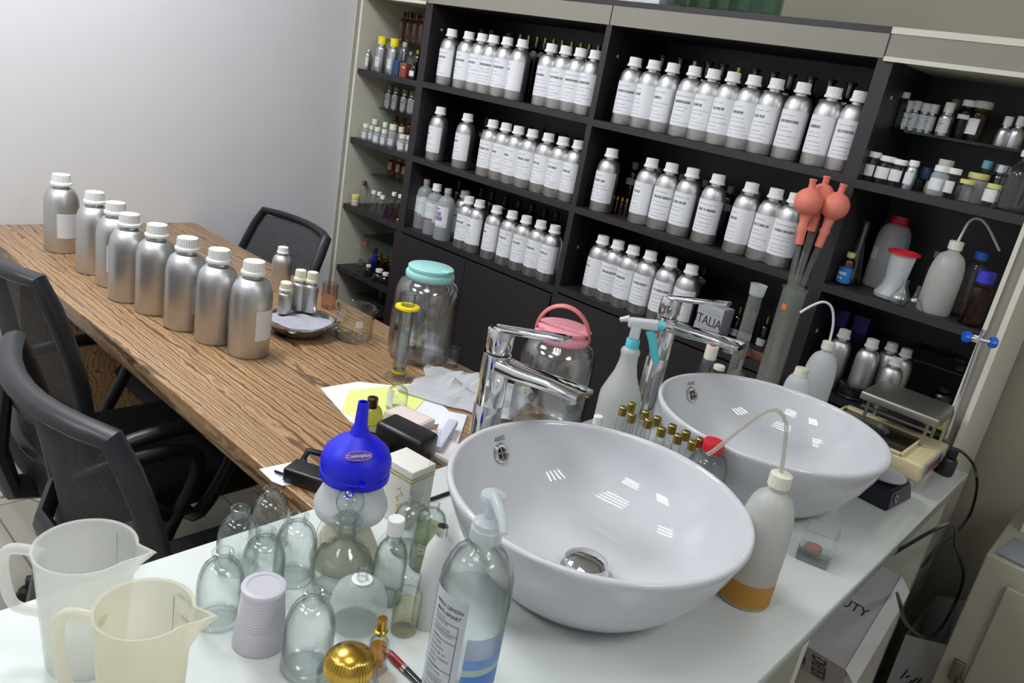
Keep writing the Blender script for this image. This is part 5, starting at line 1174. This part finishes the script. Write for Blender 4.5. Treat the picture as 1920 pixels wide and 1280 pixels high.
small('gold_box', 'tiny gold and black bottle at right end of corner third shelf', 748, 402, 1.955, Z3, .008, .030, BLACKP, GOLD, caph=.008)
small('small_bottle', 'clear decorated bottle with orange top on the corner fourth shelf', 687, 452, 2.04, .625, .020, .11, mat('orange_brown_top', '9a5a34', .4), CLEAR)
t = thing('blue_flacon', 'dark blue bottle with broad wings on the corner fourth shelf', 'bottle', (at_y(703, 480, 2.0).x, 2.0, .625)); MB().lathe([(0, 0), (0.010, 0), (0.012, .03), (.020, .05), (.022, .065), (.014, .075), (.009, .085), (.011, .1), (0, .105)], 6).build('body', mat('navy_glass', '141a58', .15), t, sharp=.4); MB().lathe(capprof(.007, .012), 16).build('cap', BLACKP, t, (0, 0, .103))
small('small_bottle', 'short clear square bottle at left end of the corner fourth shelf', 676, 500, 1.975, .625, .020, .055, CLEAR2, CLEAR, caph=.01)
small('small_bottle', 'clear bottle with greenish liquid on the corner fourth shelf', 691, 500, 1.965, .625, .017, .05, CREAMP, GREENG, caph=.01)
for i, (px, py, r, h, m_) in enumerate([(712, 502, .026, .05, AMBER), (724, 508, .022, .048, AMBER), (714, 470, .018, .085, AMBER), (727, 472, .018, .085, glass('olive_glass', (.55, .52, .35), (.2, .18, .08))), (735, 478, .015, .08, AMBER)]):
    small('amber_flacon', 'golden brown perfume flacon on the corner fourth shelf, %s' % ['front left', 'front right', 'back left', 'back middle', 'back right'][i], px, py, 1.97 if i < 2 else 2.05, .625, r, h, WHITEP if i < 2 else OLDGOLD, m_, group='golden brown flacons in the corner unit', caph=.012)
for i, (px, py, y, z) in enumerate([(717, 548, 2.12, .49), (724, 590, 2.03, .36), (712, 605, 2.0, .36)]):
    small('amber_flacon', 'dim gold topped flacon low in the corner unit, %s' % ['upper one', 'lower right one', 'lower left one'][i], px, py, y, z, .016, .09, OLDGOLD, CLEAR2 if i else AMBER, group='dim flacons low in the corner unit')

# ================================================================== small things on the right end shelves
ZC1 = Z1-.006; GZ = 1.541
OIL = glass('yellow_oil', (.85, .72, .2), (.5, .38, .05)); OLIVE = glass('olive_glass', (.55, .52, .35), (.2, .18, .08))
small('green_vial', 'tall dark green vial with white cap at left end of upper glass shelf', 1689, 204, 2.08, GZ, .013, .085, WHITEP, glass('deep_green_glass', (.25, .35, .2), (.08, .12, .06)), 'vial', caph=.014, capr=.0115, nr=.01)
for i, (px, py) in enumerate([(1701, 211), (1715, 212), (1733, 213), (1748, 217)]):
    small('white_capped_bottle', 'small silvery bottle with white cap on the upper glass shelf, %s of four' % which(i, 4), px, py, 2.09, GZ, .0125, .068+.002*(i == 1), WHITEP, SILVB, group='white capped silver bottles on the upper glass shelf', caph=.020, capr=.0105, nr=.009, lab=(SLAB, .008, .04, -2.7, -.5))
small('white_capped_bottle', 'labelled bottle with tall white cap in front of brown capped bottle', 1776, 216, 2.07, GZ, .014, .076, WHITEP, SILVB, caph=.022, capr=.011, nr=.01, lab=(SLAB, .008, .04, -2.7, -.5))
small('brown_capped_bottle', 'clear bottle with beige brown cap on the upper glass shelf', 1788, 207, 2.12, GZ, .017, .088, mat('beige_brown_cap', '9a8d78', .5), CLEAR, caph=.02)
BAG = glass('plastic_film', (.82, .84, .84), (.5, .52, .52), .15)
P = at_y(1752, 212, 2.17); crumple('plastic_bag', 'crumpled clear plastic bag behind bottles on the upper glass shelf', 'bag', (P.x, 2.175, GZ), .13, .08, .085, '', 21, m=BAG)
small('oil_bottle', 'bottle of dark oil with white cap on the upper glass shelf', 1815, 205, 2.09, GZ, .018, .088, WHITEP, glass('dark_oil', (.16, .17, .10), (.05, .06, .03)), caph=.014, nr=.012, capr=.015, lab=(PLAINL, .045, .055, -2.4, -.9))
small('oil_bottle', 'bottle of yellow oil with broad white cap on the upper glass shelf', 1841, 208, 2.09, GZ, .021, .090, mat('pale_grey_cap', 'c8c6bb', .5), OIL, caph=.016, nr=.017, capr=.020, lab=(PLAINL, .015, .050, -2.9, -1.2))
small('white_capped_bottle', 'small conical white bottle, left one at right end of upper glass shelf', 1890, 230, 2.08, GZ, .015, .066, WHITEP, SILVB, caph=.020, nr=.008, sh=.02)
small('white_capped_bottle', 'small conical white bottle, right one at right end of upper glass shelf', 1914, 230, 2.08, GZ, .017, .070, WHITEP, SILVB, caph=.020, nr=.008, sh=.02)
LQ = (PLAINL, .012, .038, -2.6, -.8)
for i, (px, py, y, r, h, capm, bm_, s_) in enumerate([
    (1645, 278, 1.985, .016, .068, WHITEP, CLEAR, 'leftmost labelled jar'), (1671, 283, 1.985, .020, .064, WHITEP, CLEAR, 'second jar with broad lid'), (1686, 284, 2.03, .014, .062, mat('pale_grey_cap', 'c8c6bb', .5), CLEAR, 'small back jar'), (1696, 287, 1.985, .018, .062, WHITEP, CLEAR, 'third jar of clear liquid'), (1720, 291, 1.975, .012, .066, WHITEP, SILVB, 'slim white bottle'),
    (1772, 304, 1.975, .018, .066, WHITEP, FROST, 'frosted jar in the middle'), (1794, 307, 1.985, .018, .066, WHITEP, CLEAR2, 'clear jar right of the frosted one'), (1778, 296, 2.04, .018, .080, mat('pale_grey_cap', 'c8c6bb', .5), CLEAR, 'back jar with grey lid'),
    (1818, 332, 1.975, .017, .048, mat('lemon_lid', 'd9d284', .45), CLEAR, 'yellow lidded jar'), (1838, 325, 2.02, .024, .065, mat('lemon_lid', 'd9d284', .45), FROST, 'big jar of crystals'), (1868, 341, 1.97, .016, .050, mat('lemon_lid', 'd9d284', .45), CLEAR, 'yellow lidded jar right of the crystals'), (1888, 301, 2.04, .018, .092, SILVB, DKGLASS, 'black bottle with silver cap'), (1857, 296, 2.06, .012, .095, mat('teal_cap', '6aa0b4', .4), CLEAR2, 'dropper bottle with teal top')]):
    small('sample_jar' if 'jar' in s_ else 'sample_bottle', '%s on the right end shelf under the glass shelf' % s_, px, py, y, ZC1, r, h, capm, bm_, 'jar' if 'jar' in s_ else 'bottle', caph=h*.19, nr=r*.78, capr=r*.9, sh=.006 if 'jar' in s_ else .015, lab=LQ if i not in (8, 9, 12) else None)
P = at_y(1737, 330, 2.08)
for i, (dx_, dz_, m_) in enumerate([(0, 0, BLACKP), (.03, 0, CREAMP), (.012, .028, mat('navy_card', '26446e', .5)), (.036, .030, STEEL)]):
    t = thing('spray_nozzle', 'loose cap in the small heap on the right end shelf, %s' % ['black one', 'cream one', 'navy one on top', 'steel one on top'][i], 'cap', (P.x+dx_-.01, 2.07, ZC1+dz_), 0, 'loose caps in a heap'); MB().lathe([(0, 0), (.013, 0), (.014, .01), (.012, .026), (0, .028)], 18, rib=({1, 2}, .0008)).build('cap', m_, t)
t = thing('plastic_jar', 'large clear ribbed plastic bottle at the far right of the end shelf', 'bottle', (-0.352, 1.985, ZC1)); MB().lathe([(0, .002), (.03, 0), (.034, .006)]+[(.033+.0012*(k % 2), .01+k*.006) for k in range(12)]+[(.028, .09), (.014, .105), (.014, .12), (0, .12)], 32).build('body', CLEAR, t); MB().lathe(capprof(.016, .014), 20).build('cap', WHITEP, t, (0, 0, .115))
# second right end shelf (lab ware)
Z = Z2
small('energy_drink_bottle', 'small brown bottle with bright blue label at left of lab ware shelf', 1593, 488, 2.0, Z, .017, .082, mat('cream_gold_cap', 'd9cf9a', .4), AMBER, caph=.012, nr=.009, lab=(paper_mat('blue_drink_label', '2c7fd0', 'e6eef6', rows=((.6, .2, 0), (.3, .15, 0))), .006, .045, -3.0, -.2))
def flask(label, px, py, y, z, r, h, m_, cap=None):
    P = at_y(px, py, y); t = thing('conical_flask', label, 'flask', (P.x, y, z))
    MB().lathe([(0, .003), (r*.9, .002), (r, .004), (r*.98, .012), (r*.40, h*.68), (r*.30, h*.75), (r*.30, h*.96), (r*.38, h), (r*.30, h), (r*.26, h*.76), (r*.92, .014), (0, .006)], 36).build('vessel', m_, t)
    if cap: MB().lathe(capprof(r*.36, .016), 20).build('stopper', cap, t, (0, 0, h-.006))
flask('tall slim conical glass flask left of the red capped bottle', 1617, 447, 2.05, Z, .026, .150, CLEAR, CLEAR2)
P = at_y(1684, 424, 2.12); bottle('red_capped_bottle', 'large milky bottle with red cap behind the red rimmed jug', 'bottle', (P.x, 2.12, Z), .040, .185, mat('red_plastic', 'cf2230', .35), HDPE2, nr=.018, nh=.01, sh=.045, capr=.021, caph=.022, lab=(PLAINL, .07, .10, -2.6, -2.0))
P = at_y(1694, 480, 1.995); t = thing('red_rimmed_jug', 'clear plastic beaker with red rim on the lab ware shelf', 'jug', (P.x, 1.995, Z)); MB().lathe([(0, .003), (.026, .002), (.036, .004), (.038, .012), (.026, .035), (.024, .05), (.029, .112), (.027, .112), (.022, .05), (.024, .035), (.035, .012), (0, .006)], 36).build('body', HDPE2, t); MB().lathe([(.027, 0), (.036, .001), (.037, .007), (.030, .009), (.027, .006), (.027, 0)], 36).build('rim', mat('red_plastic', 'cf2230', .35), t, (0, 0, .110))
flask('small clear glass flask in front of the milky squeeze bottle', 1702, 520, 1.965, Z, .024, .060, CLEAR2)
P = at_y(1716, 560, 1.965); t = thing('glass_funnel', 'small clear glass funnel lying upside down on the lab ware shelf', 'funnel', (P.x, 1.965, Z)); MB().lathe([(.026, 0), (.027, .002), (.006, .028), (.004, .055), (.0028, .055), (.0045, .028), (.0245, .002), (.026, 0)], 30).build('cone', CLEAR, t)
P = at_y(1792, 462, 2.0); Wp = Vector((P.x, 2.0, Z)); top = Wp+Vector((0, 0, .165))
washbottle('big milky squeeze bottle with arched white tube on the lab ware shelf', tuple(Wp), .037, .17, smooth([top-Vector((0, 0, .01)), on_plane(1803, 440, top), on_plane(1818, 415, top), on_plane(1835, 410, top), on_plane(1852, 425, top), on_plane(1874, 470, top)]), None, HDPE, 0, mat('white_tube', 'dfe0e2', .4))
small('water_bottle', 'clear ribbed bottle with blue cap on the lab ware shelf', 1847, 463, 2.06, Z, .026, .155, mat('blue_cap', '2a5fc4', .35), CLEAR, caph=.018, nr=.013, sh=.05, capr=.015)
small('red_liquid_bottle', 'bottle of reddish liquid with blue lid at right of lab ware shelf', 1856, 503, 1.975, Z, .022, .125, mat('violet_blue_cap', '3438b8', .35), glass('red_brown_liquid', (.62, .3, .24), (.35, .12, .1)), caph=.026, nr=.016, sh=.01, capr=.018)
small('beige_bottle', 'bottle with beige cap hidden behind the big milky squeeze bottle', 1762, 475, 2.12, Z, .020, .125, mat('beige_brown_cap', '9a8d78', .5), CLEAR2)
# lowest right end shelf
Z = 0.897
for i, (px, py, y, r, h) in enumerate([(1576, 648, 1.985, .027, .155), (1632, 655, 1.985, .027, .155), (1668, 662, 2.04, .025, .150), (1677, 688, 1.985, .025, .130), (1694, 676, 2.05, .025, .145)]):
    P = at_y(px, py, y); alu('silver_bottle', 'smaller silver bottle behind the balances on the lowest end shelf, %s of five' % which(i, 5), (P.x, y, Z), r, h, 0.2, None, 'small silver bottles behind the balances', mat('pale_cap', 'c9c9c4', .5))
P = at_y(1596, 735, 1.975); t = thing('round_tin', 'round black ribbed tin behind the farther sink', 'tin', (P.x, 1.975, Z)); MB().lathe([(0, 0), (.030, 0), (.032, .004), (.030, .008), (.032, .012), (.032, .026), (.034, .028), (.034, .034), (.031, .036), (0, .036)], 40).build('tin_body', BLACKP, t)
for i, (px, py) in enumerate([(1574, 610), (1612, 622)]):
    P = at_y(px, py, 2.12); o = MB().box((0, 0, .024), (.040, .030, .048), None, .002).build('purple_box', mat('purple_card', '3a2a80', .5), None, (P.x, 2.12, 1.025)); tag(o, 'small purple box on the lower glass shelf, %s one' % ['left', 'right'][i], 'box', 'purple boxes')
P = at_y(1752, 690, 2.09); crumple('plastic_bag', 'crumpled clear plastic bag on the lower glass shelf', 'bag', (P.x, 2.10, 1.025), .17, .10, .05, '', 33, m=BAG)
P = at_y(1775, 748, 2.0); t = thing('yellow_sponge', 'yellow block behind the steel pan on the lowest end shelf', 'block', (P.x, 2.0, Z)); MB().box((0, 0, .018), (.055, .04, .036), None, .006).build('block', mat('pale_yellow_foam', 'e2d36a', .7), t)
small('dark_bottle', 'dark round bottle behind the yellow block', 1782, 700, 2.1, Z, .024, .075, BLACKP, DKGLASS)

# lettered box etc in the right bay, lowest shelf
P = at_y(1335, 598, 1.975)
t = thing('lettered_box', 'white box with large ITALIA lettering on the lowest right bay shelf', 'box', (P.x, 1.985, 0.897), -0.12)
MB().box((0, 0, .052), (.085, .05, .104), None, .001).build('carton', mat('greyish_card', 'a9aab0', .55), t)
for s_, zz, sz, xs in (('ITALIA', .058, .038, .80), ('WORLDWIDE', .020, .019, .72)):
    me = text_mesh(s_, sz, INK, .0002)
    for v in me.vertices: v.co = Vector((v.co.x*xs, -.0254-v.co.z, v.co.y+zz))
    put('lettering', me, t)
MB().box((0, -.0254, .088), (.074, .0006, .012)).build('small_print', paper_mat('blurred_small_print', 'a9aab0', '4a4c55', rows=((.5, .9, 0),)), t)
P = at_y(1418, 615, 1.98); t = thing('brown_box', 'flat reddish brown box behind the big measuring cylinder', 'box', (P.x, 2.0, .897)); MB().box((0, 0, .012), (.09, .05, .024), None, .001).build('carton', mat('brown_card', '6a4034', .5), t); MB().box((0, 0, .0245), (.088, .048, .001)).build('top_print', mat('dark_print', '2a1a1c', .5), t)
for i, (px, py, m_, s_) in enumerate([(1378, 625, BLUEP, 'blue'), (1393, 628, CREAMP, 'cream'), (1408, 640, CLEAR, 'clear')]):
    small('small_jar', 'small %s topped jar on the lowest right bay shelf behind the tap spout' % s_, px, py, 1.965, .897, .012, .035, m_, CLEAR2, 'jar', caph=.010)

# ================================================================== office chairs
MESHM = None
def mesh_fabric():
    m, nt, p = _new('chair_mesh'); N = nt.nodes; L = nt.links; out = N['Material Output']
    p.inputs['Base Color'].default_value = lin('26272b'); p.inputs['Roughness'].default_value = 0.8
    tc = N.new('ShaderNodeTexCoord'); wv = N.new('ShaderNodeTexWave'); wv.bands_direction = 'Z'; wv.inputs['Scale'].default_value = 60
    L.new(tc.outputs['Object'], wv.inputs['Vector']); mt = N.new('ShaderNodeMath'); mt.operation = 'MULTIPLY'; mt.inputs[1].default_value = 0.35; L.new(wv.outputs['Fac'], mt.inputs[0])
    tr = N.new('ShaderNodeBsdfTransparent'); ms = N.new('ShaderNodeMixShader'); L.new(mt.outputs[0], ms.inputs['Fac']); L.new(p.outputs[0], ms.inputs[1]); L.new(tr.outputs[0], ms.inputs[2]); L.new(ms.outputs[0], out.inputs['Surface'])
    return m
MESHM = mesh_fabric()
FRAME = mat('chair_frame_black', '1f2024', .4)
def chair(label, x, y, rz, dz=0.0, lean=0.18):
    t = thing('office_chair', label, 'office chair', (x, y, 0), rz, 'black mesh office chairs')
    st = MB(); st.box((0, 0, 0.455+dz), (0.46, 0.46, 0.07), None, 0.03); st.build('seat', BLACKF, t)
    MB().box((0, -0.02, 0.412+dz), (0.24, 0.26, 0.03), None, 0.008).build('seat_plate', FRAME, t)
    # backrest outline, curved and leaning back
    def bp(u, v):        # u -1..1 across, v 0..1 up
        w_ = 0.205+0.02*math.sin(v*PI)
        return Vector((u*w_, -0.235-lean*v*0.46+0.05*u*u+0.02*math.sin(v*PI), 0.55+dz+0.44*v))
    n_ = 12; mb = MB(); g = [[mb.bm.verts.new(bp(-0.96+1.92*i/n_, 0.03+0.94*j/n_)) for i in range(n_+1)] for j in range(n_+1)]
    for j in range(n_):
        for i in range(n_): mb.bm.faces.new((g[j][i], g[j][i+1], g[j+1][i+1], g[j+1][i]))
    mb.build('back_mesh', MESHM, t, recalc=False)
    out = []
    for k in range(9): out.append(bp(-1+0.03+1.94*k/8, 0.0))
    for k in range(1, 9): out.append(bp(1, k/9))
    for k in range(9): out.append(bp(1-0.03-1.94*k/8, 1.0))
    for k in range(1, 9): out.append(bp(-1, 1-k/9))
    MB().tube(out, 0.019, 10, closed=True, flat=0.75).build('back_frame', FRAME, t)
    MB().tube([bp(-0.98, 0.30)+Vector((0, -.01, 0)), bp(-.5, 0.30)+Vector((0, -.03, 0)), bp(0.5, .30)+Vector((0, -.03, 0)), bp(.98, .30)+Vector((0, -.01, 0))], 0.014, 8, flat=2.0).build('lumbar_bar', FRAME, t)
    MB().tube([bp(0, 0.34)+Vector((0, -.035, 0)), Vector((0, -0.30, 0.56+dz)), Vector((0, -0.27, 0.45+dz)), Vector((0, -0.10, 0.405+dz))], [0.02, 0.026, 0.026, 0.022], 10, flat=1.6).build('spine', FRAME, t)
    for sx in (-1, 1):
        MB().tube(smooth([(sx*0.20, 0.02, 0.415+dz), (sx*0.275, 0.03, 0.44+dz), (sx*0.285, 0.10, 0.58+dz), (sx*0.28, 0.08, 0.655+dz), (sx*0.275, -0.06, 0.665+dz), (sx*0.275, -0.17, 0.640+dz), (sx*0.28, -0.16, 0.56+dz), (sx*0.275, -0.04, 0.45+dz), (sx*0.20, -0.04, 0.415+dz)], 4), 0.0165, 10).build('armrest', FRAME, t)
    MB().lathe([(0, 0.10), (0.028, 0.10), (0.028, 0.24), (0.016, 0.245), (0.016, 0.40+dz), (0, 0.40+dz)], 20).build('gas_column', CHROME, t)
    for k in range(5):
        a = 2*PI*k/5+0.3; e_ = Vector((0.25*math.cos(a), 0.25*math.sin(a), 0.075))
        l_ = MB().tube([(0, 0, 0.115), e_*0.5+Vector((0, 0, .06)), e_], [0.024, 0.019, 0.014], 10); lo2 = l_.build('base_leg', CHROME if False else FRAME, t)
        c_ = MB(); Mx = Matrix.Translation((e_.x, e_.y, 0.0285)) @ Matrix.Rotation(a, 4, 'Z') @ Matrix.Rotation(PI/2, 4, 'X')
        c_.lathe([(0, -0.02), (0.024, -0.02), (0.028, -0.012), (0.028, -0.004), (0.02, 0), (0.028, 0.004), (0.028, 0.012), (0.024, 0.02), (0, 0.02)], 18, M=Mx).build('caster', BLACKP, lo2)
    return t
chair('black mesh office chair nearest the counter, facing the desk', -1.175, 0.655, 0.0, -0.04)
chair('black mesh office chair farther left, facing the desk near the left wall', -1.745, 0.745, 0.0)
chair('black mesh office chair across the desk, its back seen above the tabletop', -2.385, 1.225, PI, -0.12, 0.30)
pts = smooth([at_z(0, 922, 0.02), at_z(35, 918, 0.02), at_z(62, 925, 0.02), at_z(100, 940, 0.02)], 4)
for p_ in pts: p_.z = 0.008
o = MB().tube(pts, 0.007, 8).build('floor_cable', mat('white_cable', 'c9c9c6', .5)); tag(o, 'white cable lying on the tiled floor by the chairs', 'cable')
